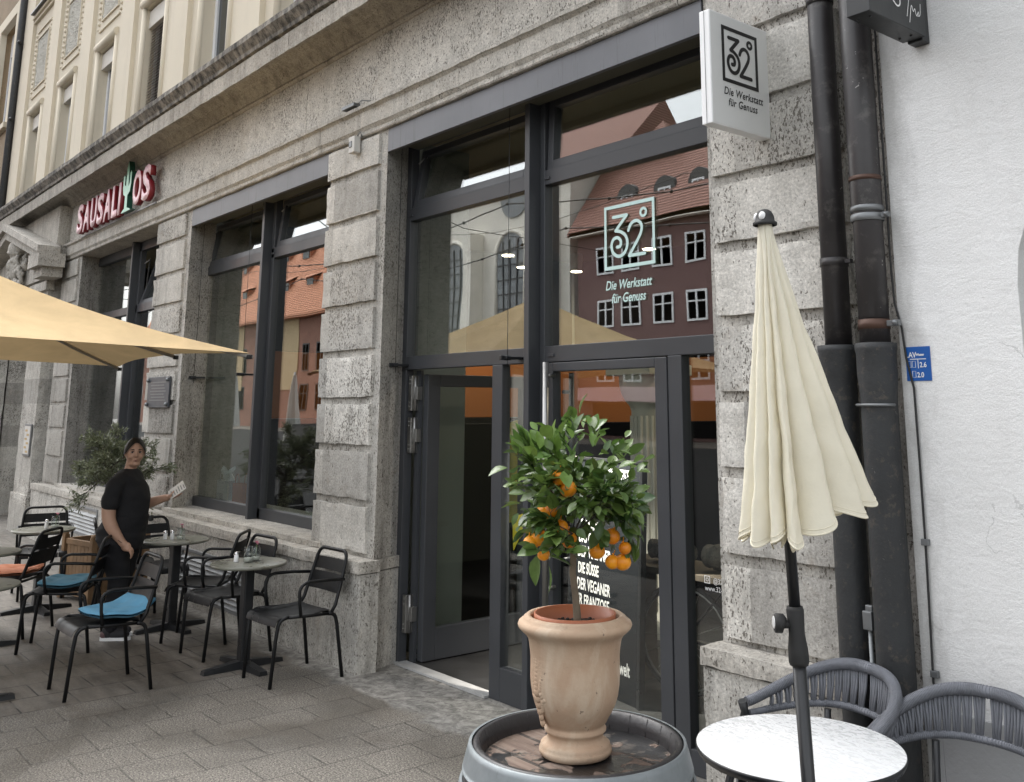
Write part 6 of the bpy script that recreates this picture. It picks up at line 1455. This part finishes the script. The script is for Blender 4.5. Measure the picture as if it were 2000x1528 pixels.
limb(tr_, [(-.04, -.095, .76), (-.02, -.095, .60), (.005, -.092, .46), (-.015, -.088, .30), (-.03, -.085, .10)], [.125, .105, .080, .070, .050]); limb(tr_, [(-.04, .095, .76), (-.04, .095, .60), (-.04, .092, .46), (-.07, .088, .30), (-.08, .085, .10)], [.125, .105, .080, .070, .050])
tm = fuse([tr_], .009, 5)
for v in tm.vertices: c_ = v.co; c_ += v.normal*(noise.noise(Vector((c_.x*8, c_.y*8, c_.z*20)))*.008)
meshobj('trousers', tm, ['trousers'], PW)
m = MB(); m.bbox(.195, .222, -.05, .0, .93, .975, .006); m.build('belt_pouch', 'rubber', PW)
for (x, y, a) in ((-.03, -.085, 6), (-.08, .085, 0)):
    m = MB(); m.M = Matrix.Translation((x, y, 0)) @ Matrix.Rotation(radians(a), 4, 'Z')
    m.sphere((.065, 0, .045), .05, 18, 12, (1.75, .78, .85)); m.sphere((-.02, 0, .065), .048, 14, 10, (1, .8, 1.25)); s_ = m.build('shoe', 'shoe', PW)
    m = MB(); m.M = Matrix.Translation((x, y, 0)) @ Matrix.Rotation(radians(a), 4, 'Z'); pts = [(-.07, -.03), (-.02, -.04), (.05, -.036), (.11, -.044), (.15, -.03), (.165, 0), (.15, .03), (.11, .044), (.05, .036), (-.02, .04), (-.07, .03), (-.08, 0)]
    m.prism(pts, lambda p_, q_, d: (p_, q_, d), .001, .024); m.build('sole', 'whitepaint', s_)
    m = MB(); m.M = Matrix.Translation((x, y, 0)) @ Matrix.Rotation(radians(a), 4, 'Z'); m.sphere((-.045, 0, .045), .035, 12, 8, (1, 1.1, 1)); m.build('heel_panel', 'shoe2', s_)
m = MB(); m.M = Matrix.Translation((.045, -.2045, .795)) @ Matrix.Rotation(radians(38), 4, 'Y'); m.tube([(.035*cos(2*pi*k/20), .035*sin(2*pi*k/20), 0) for k in range(20)], .0028, 6, closed=True); m.build('bracelet', 'copper', PW)
# the card she holds
mc = thing('menu_card', 'white printed menu card held in the hand of the woman', 'menu card', (-8.43, 2.665, 0), radians(50)); m = MB(); T = Matrix.Translation((.285, .155, 1.092)) @ Matrix.Rotation(radians(10), 4, 'Z') @ Matrix.Rotation(radians(-38), 4, 'Y') @ Matrix.Rotation(radians(42), 4, 'X'); m.M = T
m.bbox(-.02, .125, -.055, .055, 0, .002, .0006); m.build('card', 'paper', mc); m = MB(); m.M = T
for i in range(6): m.box(.0+.022*i, .008+.022*i, -.04, .03-.01*(i % 3), .0021, .0026)
m.build('print', 'zinc', mc)
